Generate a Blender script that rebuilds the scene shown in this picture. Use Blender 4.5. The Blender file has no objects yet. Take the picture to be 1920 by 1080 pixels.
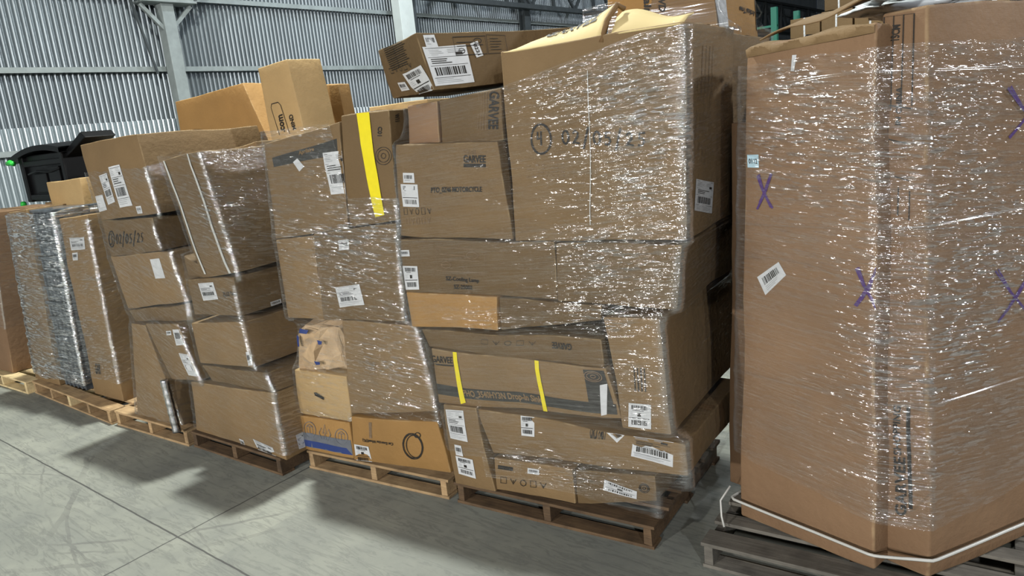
import bpy, math, random
from mathutils import Vector, Matrix, noise
random.seed(7)
SC = bpy.context.scene
COL = SC.collection

# ------------------------------------------------------------ camera, world, lamps, exposure
PITCH, ROLL, HEAD, CAM_H, FPX = math.atan(310 / 1380), math.radians(5.8), math.radians(39.0), 2.1, 1380.0
fh = Vector((-math.sin(HEAD), math.cos(HEAD), 0)); rh = Vector((math.cos(HEAD), math.sin(HEAD), 0)); zz = Vector((0, 0, 1))
FW = fh * math.cos(PITCH) - zz * math.sin(PITCH); UU = zz * math.cos(PITCH) + fh * math.sin(PITCH)
RT = rh * math.cos(ROLL) - UU * math.sin(ROLL); UP = UU * math.cos(ROLL) + rh * math.sin(ROLL)
cam = bpy.data.cameras.new('camera'); cam.sensor_width = 36; cam.lens = FPX / 1920 * 36; cam.clip_end = 200; cam.clip_start = .05
co = bpy.data.objects.new('camera', cam); COL.objects.link(co)
m = Matrix((RT, UP, -FW)).transposed().to_4x4(); m.translation = (0, 0, CAM_H); co.matrix_world = m
SC.camera = co
vs = SC.view_settings; vs.view_transform = 'Standard'; vs.look = 'None'; vs.exposure = 0.0; vs.gamma = 1; vs.use_curve_mapping = False
SC.cycles.use_denoising = True
SC.cycles.max_bounces = 8; SC.cycles.transparent_max_bounces = 24; SC.cycles.diffuse_bounces = 3; SC.cycles.glossy_bounces = 3
SC.cycles.sample_clamp_indirect = 4.0; SC.cycles.caustics_reflective = False; SC.cycles.caustics_refractive = False
W = bpy.data.worlds.new('hall_air'); SC.world = W; W.use_nodes = True
W.node_tree.nodes['Background'].inputs[0].default_value = (.62, .78, 1.0, 1); W.node_tree.nodes['Background'].inputs[1].default_value = .03

def lamp(x, y, z, power, size, col=(1, .97, .90), aim=None):
    l = bpy.data.lights.new('highbay_or_fill_lamp', 'AREA'); l.shape = 'DISK'; l.size = size; l.energy = power; l.color = col
    o = bpy.data.objects.new('highbay_or_fill_lamp', l); COL.objects.link(o); o.location = (x, y, z)
    if aim:
        d = Vector(aim) - Vector((x, y, z)); o.rotation_euler = d.to_track_quat('-Z', 'Y').to_euler()
    return o
lamp(-5.3, 3.75, 8.0, 950, .35, (.97, 1, .93))
lamp(-5.0, -12.0, 5.0, 1200, .4, (1, .97, .92), (-4, 2.5, 1))  # this and next two: fill added behind the camera to light the fronts
lamp(1.5, -12.5, 5.0, 1000, .4, (1, .97, .92), (-2.5, 2.5, 1))
lamp(9.0, -8.0, 6.0, 850, .4, (.95, .97, 1), (-1, 2.5, 1))
lamp(-9.5, 10.5, 8.8, 420, .5, (.88, .95, 1))
lamp(-7.0, 19.0, 8.8, 420, .5, (.88, .95, 1))
lamp(-1.0, 11.0, 8.5, 120, .5, (.95, .98, 1))
lamp(6.5, 9.5, 7.0, 760, .4, (.95, .98, 1), (-2, 3, 1))
STACKS = {
  'S5': (-1.260, 3.130, -14.7),
  'S4': (-2.780, 2.740, 5.3),
  'S3': (-3.990, 2.610, 6.5),
  'S2b': (-5.120, 2.420, 1.5),
  'S2a': (-6.200, 2.350, 3.0),
  'S1': (-7.400, 2.360, 2.0),
  'S0b': (-8.620, 2.360, 2.0),
  'S0': (-9.750, 2.300, 2.0),
  'S4b': (-2.588, 2.738, 64.0),
}
BOXES = {
  'box4': ('S4', 0, [[0.589,2.417],[1.474,2.423],[1.436,1.546],[0.571,1.532]], 0.66, 0.0),
  'four_back': ('S4', 0.7, [[0.931,2.448],[1.444,2.413],[1.425,1.544],[0.901,1.554]], 0.75, 0.0),
  'garvee_side': ('S4', 0.03, [[0.177,2.236],[0.553,2.265],[0.548,2.02],[0.167,2.031]], 0.6, 0.0),
  'crinkled': ('S4', 0.06, [[-0.059,2.231],[0.146,2.233],[0.136,2.031],[-0.073,2.04]], 0.6, 0.0),
  'moto': ('S4', 0, [[-0.113,2.044],[0.537,2.021],[0.559,1.538],[-0.169,1.557]], 0.9, 0.0),
  'cooling': ('S4', 0, [[-0.186,1.545],[0.791,1.523],[0.779,1.245],[-0.183,1.249]], 1.0, 0.0),
  'dark_mid': ('S4', 0, [[0.8,1.523],[1.407,1.516],[1.38,1.23],[0.778,1.24]], 0.95, 0.0),
  'slim': ('S4', 0, [[-0.177,1.243],[0.428,1.246],[0.416,1.069],[-0.163,1.05]], 0.9, 0.0),
  'slim2': ('S4', 0, [[0.434,1.24],[1.019,1.231],[1.008,1.158],[0.422,1.064]], 0.9, 0.0),
  'updown': ('S4', 0, [[-0.105,1.03],[1.0,1.063],[1.008,0.921],[-0.063,0.931]], 0.9, 0.0),
  'tall_side': ('S4', -0.02, [[1.024,1.17],[1.306,1.183],[1.326,0.637],[1.088,0.641]], 1.1, 0.0),
  'sink': ('S4', 0, [[-0.064,0.928],[1.006,0.921],[1.076,0.672],[-0.049,0.608]], 0.9, 0.0),
  'bl': ('S4', -0.02, [[-0.002,0.616],[0.225,0.621],[0.293,0.106],[0.012,0.07]], 0.5, 0.0),
  'wide_low': ('S4', 0, [[0.213,0.611],[1.385,0.585],[1.39,0.432],[0.294,0.364]], 0.9, 0.0),
  'm1': ('S4', 0, [[0.29,0.335],[0.785,0.354],[0.783,0.159],[0.29,0.137]], 0.6, 0.0),
  'm2': ('S4', 0.0, [[0.794,0.353],[1.232,0.39],[1.232,0.259],[0.799,0.163]], 0.8, 0.0),
  'longbox': ('S4b', 0, [[-0.05,2.56],[0.946,2.553],[0.966,2.312],[-0.0,2.29]], 0.66, 0.0),
  'rearbox': ('S4', 0.72, [[0.83,2.815],[1.359,2.716],[1.379,2.423],[0.804,2.48]], 0.74, 0.0),
  'A': ('S5', 0, [[0.106,2.295],[0.638,2.309],[0.659,0.141],[-0.001,0.137]], 1.0, 0.0),
  'B': ('S5', 0.11, [[0.602,2.357],[0.759,2.358],[0.826,0.122],[0.611,0.078]], 1.15, 0.27),
  'A_back': ('S5', 0.25, [[-0.157,1.995],[-0.076,1.995],[-0.142,0.02],[-0.242,0.013]], 0.6, 0.0),
  'apr': ('S3', 0, [[0.101,2.117],[0.723,2.197],[0.678,1.598],[0.051,1.538]], 0.9, 0.0),
  'c01': ('S3', 0, [[0.732,2.222],[1.08,2.227],[1.053,1.647],[0.685,1.61]], 0.3, 0.0),
  'b1': ('S3', 0.02, [[0.025,1.527],[0.36,1.566],[0.345,1.044],[0.016,1.029]], 0.9, 0.0),
  'b2': ('S3', 0, [[0.388,1.579],[1.034,1.624],[1.0,1.071],[0.36,1.044]], 0.95, 0.0),
  'torn': ('S3', 0.02, [[0.132,1.008],[0.464,0.994],[0.453,0.72],[0.036,0.698]], 0.6, 0.0),
  'd3': ('S3', 0, [[0.503,1.045],[1.081,1.048],[1.149,0.539],[0.448,0.448]], 0.95, 0.0),
  'hole': ('S3', 0, [[0.023,0.697],[0.476,0.695],[0.47,0.397],[-0.014,0.387]], 0.95, 0.0),
  'blue': ('S3', 0, [[-0.008,0.373],[0.436,0.386],[0.432,0.14],[-0.026,0.121]], 0.95, 0.0),
  'cat': ('S3', -0.02, [[0.475,0.442],[1.153,0.492],[1.203,0.195],[0.452,0.145]], 0.7, 0.0),
  'strap': ('S2b', -0.02, [[0.382,2.084],[0.848,2.115],[1.019,1.377],[0.602,1.318]], 0.48, 0.0),
  'strap_back': ('S2b', 0.47, [[0.249,2.087],[0.719,2.139],[0.733,1.456],[0.312,1.41]], 0.4, 0.0),
  'b2b': ('S2b', 0, [[0.381,1.296],[0.922,1.328],[0.926,1.079],[0.377,1.044]], 0.95, 0.0),
  'small2': ('S2b', 0.02, [[0.356,1.452],[0.583,1.362],[0.606,1.302],[0.352,1.312]], 0.3, 0.0),
  'c2b': ('S2b', 0, [[0.301,0.981],[0.931,1.041],[0.972,0.736],[0.321,0.694]], 1.0, 0.0),
  'flat2b': ('S2b', 0, [[0.35,0.682],[1.09,0.715],[1.14,0.597],[0.434,0.58]], 1.0, 0.0),
  'd2b': ('S2b', 0, [[0.145,0.525],[1.125,0.584],[1.139,0.13],[0.097,0.153]], 1.0, 0.0),
  'bk1': ('S2b', 1.15, [[-1.347,2.565],[-0.299,2.616],[-0.016,1.988],[-1.372,1.96]], 0.48, 0.0),
  'com': ('S2b', 0.95, [[0.199,2.673],[0.562,2.696],[0.639,2.121],[0.238,2.115]], 0.3, 0.0),
  'smallbk': ('S2b', 1.6, [[0.098,2.548],[0.321,2.536],[0.342,2.227],[0.102,2.224]], 0.12, 0.0),
  'lab': ('S2a', 0, [[0.403,2.246],[1.198,2.264],[1.292,1.738],[0.487,1.7]], 0.95, 0.0),
  'date': ('S2a', 0.02, [[0.443,1.693],[1.145,1.707],[1.194,1.477],[0.46,1.424]], 0.9, 0.0),
  'torn2a': ('S2a', 0.02, [[0.45,1.42],[1.291,1.472],[1.378,1.128],[0.546,1.017]], 0.95, 0.0),
  'low2a': ('S2a', 0.04, [[0.517,1.001],[1.363,1.103],[1.363,0.989],[0.582,0.914]], 0.95, 0.0),
  'strips': ('S2a', 0, [[0.787,0.925],[1.221,0.962],[1.387,0.565],[0.994,0.52]], 0.8, 0.0),
  'bot2a': ('S2a', 0.02, [[0.548,0.909],[0.729,0.906],[0.993,0.156],[0.33,0.133]], 0.8, 0.0),
  't1': ('S1', 0.1, [[0.626,1.685],[1.151,1.713],[1.051,0.122],[0.538,0.079]], 0.5, 0.0),
  't1b': ('S1', 0.62, [[0.013,1.343],[0.158,1.202],[0.143,-0.168],[-0.055,-0.192]], 0.33, 0.0),
  's1top': ('S1', 0.4, [[-0.164,1.981],[0.497,1.991],[0.454,1.698],[-0.156,1.684]], 0.45, 0.0),
  's1top2': ('S1', 0.45, [[0.295,1.85],[0.44,1.856],[0.421,1.691],[0.269,1.692]], 0.3, 0.0),
  'panel': ('S0b', 0.02, [[0.963,1.758],[1.353,1.782],[1.138,0.103],[0.642,-0.021]], 0.5, 0.0),
  'bundle': ('S0b', 0.05, [[1.295,1.778],[1.788,1.714],[1.609,0.157],[1.061,0.071]], 0.6, 0.0),
  'left0': ('S0', 0.02, [[1.171,1.76],[1.698,1.755],[1.276,0.093],[0.733,0.1]], 0.6, 0.0),
}
DECALS = {
  'box4': [
    ['front', 'K', [[0.15, 0.621], [0.839, 0.558], [0.836, 0.407], [0.136, 0.457]], 'date4', 0.01, 'ink'],
    ['front', 'S', [[0.509, 0.85], [0.513, 0.849], [0.488, 0.083], [0.483, 0.083]], 'strap'],
    ['front', 'K', [[0.105, 0.409], [0.349, 0.393], [0.346, 0.338], [0.1, 0.352]], 'smudge', 0.004, 'faint'],
    ['front', 'K', [[0.374, 0.295], [0.619, 0.283], [0.614, 0.162], [0.366, 0.171]], 'smudge', 0.004, 'faint'],
    ['right', 'L', [[0.161, 0.274], [0.532, 0.222], [0.482, 0.065], [0.124, 0.126]], 'ship'],
    ['right', 'K', [[0.161, 0.74], [0.498, 0.717], [0.422, 0.264], [0.086, 0.318]], 'lines', '.004', 'faint'],
    ['right', 'K', [[0.313, 0.901], [0.552, 0.906], [0.511, 0.66], [0.271, 0.664]], 'vlines', 0.006, 'faint'],
  ],
  'garvee_side': [
    ['front', 'T', [[0.98, 0.936], [0.934, 0.233], [0.78, 0.251], [0.826, 0.979]], 'GARVEE', 'print'],
    ['front', 'K', [[0.66, 1.006], [0.808, 0.963], [0.76, 0.2], [0.611, 0.217]], 'vlines', 0.003, 'faint'],
  ],
  'moto': [
    ['front', 'T', [[0.663, 0.876], [0.881, 0.868], [0.876, 0.789], [0.661, 0.795]], 'GARVEE', 'print'],
    ['front', 'R', [[0.66, 0.784], [0.875, 0.778], [0.871, 0.741], [0.656, 0.746]], 'print'],
    ['front', 'K', [[0.663, 0.924], [0.795, 0.919], [0.792, 0.887], [0.66, 0.892]], 'smudge', 0.003, 'faint'],
    ['front', 'T', [[0.329, 0.547], [0.812, 0.543], [0.806, 0.478], [0.325, 0.479]], 'PTO_0Z46 MOTORCYCLE', 'print'],
    ['front', 'L', [[0.069, 0.704], [0.172, 0.702], [0.176, 0.599], [0.069, 0.601]], 'small'],
    ['front', 'L', [[0.041, 0.584], [0.202, 0.582], [0.208, 0.335], [0.051, 0.334]], 'bars2'],
    ['front', 'K', [[0.056, 0.316], [0.325, 0.331], [0.326, 0.262], [0.058, 0.246]], 'icons', 0.003, 'print'],
    ['front', 'K', [[0.072, 0.211], [0.308, 0.227], [0.309, 0.157], [0.074, 0.14]], 'icons', 0.003, 'faint'],
  ],
  'cooling': [
    ['front', 'L', [[0.001, 0.801], [0.075, 0.807], [0.073, 0.687], [-0.002, 0.68]], 'small'],
    ['front', 'L', [[0.004, 0.499], [0.117, 0.492], [0.11, 0.057], [0.007, 0.052]], 'bars2'],
    ['front', 'K', [[0.265, 0.855], [0.591, 0.847], [0.577, 0.42], [0.253, 0.418]], 'frame4', 0.003, 'faint'],
    ['front', 'T', [[0.308, 0.325], [0.536, 0.306], [0.532, 0.207], [0.304, 0.225]], 'SZ-Cooling Lamp', 'print'],
    ['front', 'T', [[0.353, 0.182], [0.479, 0.17], [0.476, 0.09], [0.35, 0.101]], 'SZ-25002', 'print'],
  ],
  'updown': [
    ['front', 'T', [[0.85, 0.527], [0.748, 0.506], [0.752, 0.757], [0.853, 0.766]], 'GARVEE', 'print'],
    ['front', 'K', [[0.368, 0.766], [0.68, 0.785], [0.675, 0.611], [0.36, 0.561]], 'icons', 0.003, 'print'],
  ],
  'tall_side': [
    ['front', 'L', [[0.22, 0.245], [0.68, 0.253], [0.619, 0.035], [0.148, 0.026]], 'bars2'],
    ['front', 'K', [[0.443, 0.568], [0.664, 0.576], [0.626, 0.36], [0.394, 0.348]], 'vlines', 0.006, 'print'],
  ],
  'sink': [
    ['front', 'T', [[-0.004, 0.873], [0.143, 0.909], [0.138, 0.78], [-0.005, 0.747]], 'GARVEE', 'print'],
    ['front', 'R', [[-0.002, 0.728], [0.141, 0.761], [0.139, 0.731], [-0.004, 0.698]], 'print'],
    ['front', 'K', [[0.004, 0.661], [0.143, 0.683], [0.135, 0.562], [0.001, 0.543]], 'smudge', 0.003, 'faint'],
    ['front', 'R', [[0.884, 0.949], [0.988, 0.953], [0.981, 0.077], [0.861, 0.107]], 'band'],
    ['front', 'K', [[0.885, 0.929], [0.97, 0.924], [0.967, 0.724], [0.877, 0.728]], 'rings', 0.004, 'faint'],
    ['front', 'R', [[0.001, 0.366], [0.993, 0.293], [0.986, 0.079], [0.006, 0.17]], 'band'],
    ['front', 'T', [[0.174, 0.326], [0.627, 0.295], [0.624, 0.129], [0.177, 0.167]], 'PHO_3540HY3N Drop-In Sink', 'kraft'],
    ['front', 'S', [[0.149, 1.047], [0.176, 1.056], [0.178, 0.077], [0.146, 0.038]], 'yellow'],
    ['front', 'S', [[0.643, 1.076], [0.665, 1.084], [0.635, -0.115], [0.613, -0.142]], 'yellow'],
    ['front', 'L', [[0.946, 0.663], [0.986, 0.7], [0.936, 0.082], [0.908, 0.051]], 'blank'],
  ],
  'bl': [
    ['front', 'L', [[0.075, 0.945], [0.614, 0.958], [0.615, 0.598], [0.12, 0.601]], 'ship'],
    ['front', 'L', [[0.199, 0.533], [0.393, 0.535], [0.392, 0.398], [0.187, 0.395]], 'small'],
    ['front', 'L', [[0.168, 0.382], [0.64, 0.378], [0.584, 0.128], [0.149, 0.146]], 'bars2'],
  ],
  'wide_low': [
    ['front', 'L', [[0.245, 1.0], [0.313, 1.032], [0.286, 0.527], [0.216, 0.518]], 'bars2'],
    ['front', 'T', [[0.59, 1.106], [0.664, 1.187], [0.654, 0.809], [0.579, 0.751]], 'ORD FAST', 'print'],
    ['front', 'L', [[0.703, 1.278], [0.742, 1.039], [0.704, 0.771], [0.662, 1.009]], 'small'],
    ['front', 'L', [[0.781, 1.101], [0.953, 1.069], [0.938, 0.248], [0.759, 0.445]], 'ship'],
  ],
  'm1': [
    ['front', 'L', [[0.445, 0.856], [0.598, 0.85], [0.592, 0.692], [0.438, 0.697]], 'small'],
    ['front', 'K', [[0.08, 0.452], [0.696, 0.498], [0.689, 0.307], [0.07, 0.255]], 'icons', 0.004, 'print'],
    ['front', 'R', [[0.054, 0.795], [0.251, 0.802], [0.246, 0.689], [0.048, 0.681]], 'print'],
  ],
  'm2': [
    ['front', 'L', [[0.383, 0.792], [0.78, 0.419], [0.766, 0.123], [0.357, 0.461]], 'bars2'],
    ['front', 'K', [[0.813, 0.721], [0.931, 0.667], [0.925, 0.334], [0.805, 0.402]], 'rings', 0.004, 'print'],
  ],
  'longbox': [
    ['front', 'L', [[0.035, 0.959], [0.094, 0.97], [0.099, 0.754], [0.035, 0.764]], 'small'],
    ['front', 'L', [[0.012, 0.759], [0.242, 0.787], [0.239, 0.087], [0.015, 0.071]], 'ship'],
    ['front', 'L', [[0.266, 0.793], [0.31, 0.835], [0.32, 0.565], [0.282, 0.534]], 'n0221'],
    ['front', 'K', [[0.186, 0.921], [0.354, 0.917], [0.343, 0.59], [0.178, 0.595]], 'frame4', 0.004, 'print'],
    ['front', 'K', [[0.362, 0.936], [0.466, 0.922], [0.459, 0.586], [0.349, 0.589]], 'frame5', 0.003, 'print'],
    ['left', 'K', [[0.851, 0.975], [0.272, 0.998], [0.252, 0.58], [0.784, 0.528]], 'hlines', 0.004, 'print'],
    ['left', 'L', [[0.516, 0.422], [0.083, 0.477], [-0.055, -0.014], [0.337, -0.106]], 'bars2'],
    ['left', 'L', [[0.727, 0.275], [0.528, 0.273], [0.487, 0.112], [0.699, 0.102]], 'small'],
    ['left', 'K', [[0.835, 0.573], [0.252, 0.58], [0.227, 0.496], [0.809, 0.472]], 'icons', 0.004, 'print'],
  ],
  'rearbox': [
    ['front', 'T', [[0.449, 0.844], [0.436, 0.305], [0.361, 0.309], [0.371, 0.845]], 'Chair', 'print'],
    ['front', 'T', [[0.575, 0.762], [0.562, 0.346], [0.497, 0.35], [0.509, 0.764]], 'SWVD', 'print'],
    ['right', 'T', [[0.936, 0.396], [0.529, 0.407], [0.546, 0.5], [0.955, 0.495]], 'Artificial Tree', 'print'],
    ['right', 'S', [[-0.029, 0.824], [0.225, 0.887], [0.221, 0.029], [0.02, 0.007]], 'whitetape'],
    ['right', 'S', [[0.978, 0.691], [1.197, 0.733], [1.175, 0.132], [0.957, 0.157]], 'whitetape'],
  ],
  'A': [
    ['front', 'K', [[0.107, 0.764], [0.248, 0.763], [0.25, 0.694], [0.111, 0.694]], 'X1', 0.012, 'purple'],
    ['front', 'L', [[0.026, 0.8], [0.124, 0.799], [0.125, 0.775], [0.027, 0.776]], 'n0112'],
    ['front', 'L', [[0.136, 0.555], [0.311, 0.59], [0.376, 0.567], [0.209, 0.522]], 'bars1'],
    ['front', 'L', [[0.404, 0.973], [0.438, 0.972], [0.422, 0.945], [0.397, 0.946]], 'blank'],
    ['front', 'K', [[0.865, 0.595], [1.028, 0.594], [1.034, 0.52], [0.866, 0.524]], 'X2', 0.012, 'purple'],
  ],
  'B': [
    ['front', 'K', [[0.074, 0.994], [0.738, 0.991], [0.661, 0.655], [-0.017, 0.676]], 'table', 0.005, 'print'],
    ['front', 'T', [[0.246, 0.954], [0.269, 0.979], [0.447, 0.978], [0.436, 0.953]], '15CM', 'print'],
    ['front', 'T', [[0.091, 0.793], [0.101, 0.818], [0.23, 0.817], [0.22, 0.792]], 'GREY', 'print'],
    ['front', 'T', [[0.369, 0.815], [0.379, 0.878], [0.507, 0.877], [0.484, 0.814]], 'IN CHINA', 'print'],
    ['front', 'T', [[0.088, 0.675], [0.095, 0.738], [0.234, 0.737], [0.226, 0.675]], '9KG/19KG', 'print'],
    ['front', 'T', [[0.365, 0.108], [0.362, 0.224], [0.581, 0.227], [0.581, 0.112]], 'GARVEE', 'print'],
    ['front', 'T', [[0.362, 0.227], [0.36, 0.322], [0.509, 0.323], [0.509, 0.229]], 'SHOPPING', 'print'],
    ['front', 'R', [[0.613, 0.324], [0.686, 0.325], [0.682, 0.13], [0.611, 0.128]], 'print'],
    ['front', 'R', [[0.219, 0.33], [0.241, 0.331], [0.246, 0.217], [0.224, 0.217]], 'print'],
    ['front', 'K', [[0.489, 0.109], [0.988, 0.119], [0.99, 0.167], [0.488, 0.158]], 'fold', 0.004, 'faint'],
    ['right', 'K', [[0.323, 0.862], [0.53, 0.857], [0.551, 0.766], [0.339, 0.776]], 'X1', 0.012, 'purple'],
    ['right', 'K', [[0.288, 0.551], [0.485, 0.531], [0.506, 0.427], [0.304, 0.452]], 'X2', 0.012, 'purple'],
    ['right', 'L', [[0.665, 0.01], [0.842, -0.061], [0.764, -0.089], [0.585, -0.012]], 'bars1'],
  ],
  'apr': [
    ['front', 'R', [[0.099, 0.846], [1.022, 0.867], [1.031, 0.726], [0.108, 0.752]], 'band'],
    ['front', 'T', [[0.465, 0.846], [0.666, 0.852], [0.666, 0.801], [0.465, 0.795]], 'Aprilaire', 'kraft'],
    ['front', 'L', [[0.379, 0.754], [0.441, 0.779], [0.522, 0.686], [0.451, 0.647]], 'blank'],
    ['front', 'L', [[0.774, 0.775], [1.047, 0.747], [1.12, 0.335], [0.828, 0.354]], 'ship'],
  ],
  'c01': [
    ['front', 'S', [[0.341, 1.003], [0.596, 1.011], [0.752, 0.068], [0.568, 0.061]], 'yellow'],
    ['front', 'T', [[0.842, 0.856], [0.824, 0.772], [0.74, 0.777], [0.758, 0.861]], 'C01', 'print'],
    ['front', 'K', [[0.697, 0.68], [1.0, 0.66], [0.968, 0.504], [0.664, 0.525]], 'rings', 0.003, 'print'],
    ['right', 'T', [[0.257, 0.969], [0.243, 0.897], [0.124, 0.891], [0.138, 0.962]], 'W11', 'print'],
  ],
  'b2': [
    ['front', 'L', [[0.312, 0.891], [0.437, 0.892], [0.436, 0.783], [0.311, 0.78]], 'small'],
    ['front', 'L', [[0.21, 0.37], [0.507, 0.398], [0.54, 0.175], [0.242, 0.139]], 'ship'],
  ],
  'd3': [
    ['right', 'L', [[0.007, -0.175], [0.075, -0.196], [0.093, -0.707], [0.047, -0.72]], 'blank'],
  ],
  'hole': [
    ['front', 'K', [[0.355, 0.58], [0.578, 0.58], [0.563, 0.423], [0.342, 0.434]], 'blob', 0.012, 'hole'],
  ],
  'blue': [
    ['front', 'R', [[0.058, 0.53], [0.981, 0.514], [0.99, 0.102], [0.01, 0.109]], 'greyblue'],
    ['front', 'R', [[0.05, 0.316], [0.977, 0.277], [0.99, 0.102], [0.022, 0.127]], 'blue'],
    ['front', 'K', [[0.099, 0.854], [0.354, 0.873], [0.333, 0.421], [0.08, 0.398]], 'ringbox', 0.004, 'greyblue'],
    ['front', 'K', [[0.418, 0.856], [0.642, 0.856], [0.621, 0.422], [0.398, 0.419]], 'flames', 0.005, 'greyblue'],
    ['front', 'K', [[0.721, 0.798], [0.949, 0.8], [0.926, 0.369], [0.699, 0.364]], 'ringbox', 0.004, 'greyblue'],
  ],
  'cat': [
    ['front', 'T', [[0.485, 0.47], [0.129, 0.457], [0.128, 0.541], [0.493, 0.552]], 'Cat Exercise Wheel(XL)', 'print'],
    ['front', 'L', [[0.018, 0.361], [0.191, 0.362], [0.201, -0.033], [0.022, -0.056]], 'bars2'],
    ['front', 'K', [[0.611, 0.788], [0.842, 0.793], [0.794, 0.244], [0.582, 0.216]], 'wheel', 0.006, 'print'],
    ['front', 'R', [[0.223, 0.912], [0.261, 0.918], [0.248, 0.563], [0.216, 0.558]], 'faint'],
  ],
  'strap': [
    ['front', 'S', [[0.054, 0.996], [0.094, 0.993], [0.144, 0.029], [0.101, 0.031]], 'strap'],
    ['front', 'S', [[0.687, 1.002], [0.724, 1.0], [0.78, -0.006], [0.725, -0.003]], 'strap'],
  ],
  'b2b': [
    ['front', 'L', [[0.238, 0.879], [0.557, 0.886], [0.612, 0.432], [0.293, 0.402]], 'ship'],
    ['front', 'T', [[0.72, 0.616], [1.021, 0.641], [1.011, 0.503], [0.721, 0.475]], 'ZJ.1Z Temp', 'print'],
    ['right', 'L', [[0.223, 0.13], [0.315, 0.127], [0.318, 0.007], [0.225, 0.012]], 'small'],
  ],
  'c2b': [
    ['front', 'L', [[0.925, 0.341], [1.023, 0.372], [0.996, 0.069], [0.917, 0.036]], 'small'],
  ],
  'd2b': [
    ['front', 'L', [[0.68, 0.183], [0.873, 0.144], [0.881, -0.056], [0.703, -0.013]], 'ship'],
    ['front', 'L', [[0.524, 0.106], [0.57, 0.092], [0.568, -0.031], [0.523, -0.019]], 'small'],
    ['right', 'L', [[0.099, 0.288], [0.159, 0.283], [0.151, 0.057], [0.105, 0.068]], 'ship'],
  ],
  'com': [
    ['front', 'K', [[0.201, 0.522], [0.524, 0.52], [0.591, 0.105], [0.286, 0.111]], 'frame1', 0.006, 'print'],
    ['front', 'T', [[0.348, 0.135], [0.385, 0.361], [0.52, 0.364], [0.481, 0.14]], '.com', 'print'],
    ['front', 'T', [[0.704, 0.139], [0.678, 0.324], [0.797, 0.335], [0.803, 0.146]], 'MIND', 'print'],
  ],
  'lab': [
    ['front', 'L', [[0.012, 0.316], [0.156, 0.331], [0.162, 0.13], [0.008, 0.115]], 'ship'],
    ['front', 'L', [[0.205, 0.566], [0.366, 0.584], [0.366, 0.211], [0.215, 0.19]], 'ship'],
    ['front', 'L', [[0.42, 0.647], [0.61, 0.659], [0.624, 0.145], [0.417, 0.129]], 'ship'],
    ['front', 'L', [[0.662, 0.128], [0.741, 0.127], [0.731, 0.031], [0.651, 0.031]], 'small'],
  ],
  'date': [
    ['front', 'K', [[0.123, 0.707], [0.802, 0.637], [0.726, 0.236], [0.039, 0.266]], 'date5', 0.01, 'ink'],
  ],
  'torn2a': [
    ['front', 'L', [[0.67, 0.876], [0.814, 0.882], [0.806, 0.512], [0.661, 0.51]], 'blank'],
    ['front', 'L', [[0.983, 0.466], [1.053, 0.488], [1.064, 0.346], [1.003, 0.323]], 'small'],
  ],
  'strips': [
    ['front', 'L', [[0.795, 0.898], [1.019, 0.896], [0.962, 0.622], [0.723, 0.613]], 'bars1'],
    ['front', 'L', [[0.701, 0.48], [0.948, 0.452], [0.94, 0.075], [0.694, 0.092]], 'ship'],
    ['front', 'L', [[0.583, 0.88], [0.732, 0.879], [0.706, 0.803], [0.556, 0.804]], 'small'],
  ],
  'bot2a': [
    ['front', 'L', [[0.927, 0.176], [1.008, 0.156], [0.977, 0.094], [0.895, 0.108]], 'small'],
  ],
  't1': [
    ['front', 'L', [[0.254, 0.895], [0.771, 0.893], [0.742, 0.83], [0.258, 0.83]], 'ship'],
    ['front', 'L', [[0.276, 0.816], [0.466, 0.817], [0.45, 0.778], [0.278, 0.776]], 'small'],
    ['front', 'T', [[0.252, 0.189], [0.449, 0.191], [0.408, 0.129], [0.208, 0.126]], 'GAR', 'print'],
  ],
}
# ------------------------------------------------------------ materials
MATS = {}
def nt(name):
    m = bpy.data.materials.new(name); m.use_nodes = True; t = m.node_tree
    b = t.nodes['Principled BSDF']; MATS[name] = m
    return m, t, b
def N(t, typ, **kw):
    n = t.nodes.new(typ)
    for k, v in kw.items():
        if k in n.inputs: n.inputs[k].default_value = v
        else: setattr(n, k, v)
    return n
def mapped(t, scale, rot=(0, 0, 0), coord='Object'):
    tc = t.nodes.new('ShaderNodeTexCoord'); mp = N(t, 'ShaderNodeMapping'); mp.inputs['Scale'].default_value = scale; mp.inputs['Rotation'].default_value = rot
    t.links.new(tc.outputs[coord], mp.inputs[0]); return mp.outputs[0]
def noise_n(t, vec, scale, detail=3, rough=.55, dist=0):
    n = N(t, 'ShaderNodeTexNoise'); n.inputs['Scale'].default_value = scale; n.inputs['Detail'].default_value = detail
    n.inputs['Roughness'].default_value = rough; n.inputs['Distortion'].default_value = dist
    if vec is not None: t.links.new(vec, n.inputs['Vector'])
    return n.outputs['Fac']
def ramp(t, fac, stops):
    r = t.nodes.new('ShaderNodeValToRGB'); e = r.color_ramp.elements
    while len(e) < len(stops): e.new(.5)
    for i, (p, c) in enumerate(stops):
        e[i].position = p; e[i].color = (c, c, c, 1) if isinstance(c, (int, float)) else (*c, 1)
    t.links.new(fac, r.inputs[0]); return r.outputs[0]
def mth(t, op, a, b=None, clamp=False):
    n = t.nodes.new('ShaderNodeMath'); n.operation = op; n.use_clamp = clamp
    for i, v in enumerate((a, b)):
        if v is None: continue
        if isinstance(v, (int, float)): n.inputs[i].default_value = v
        else: t.links.new(v, n.inputs[i])
    return n.outputs[0]
def mixc(t, fac, a, b, mode='MIX'):
    n = t.nodes.new('ShaderNodeMix'); n.data_type = 'RGBA'; n.blend_type = mode
    for s, v in ((n.inputs[0], fac), (n.inputs[6], a), (n.inputs[7], b)):
        if isinstance(v, (int, float)): s.default_value = v
        elif isinstance(v, tuple): s.default_value = (*v, 1) if len(v) == 3 else v
        else: t.links.new(v, s)
    return n.outputs[2]
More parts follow.
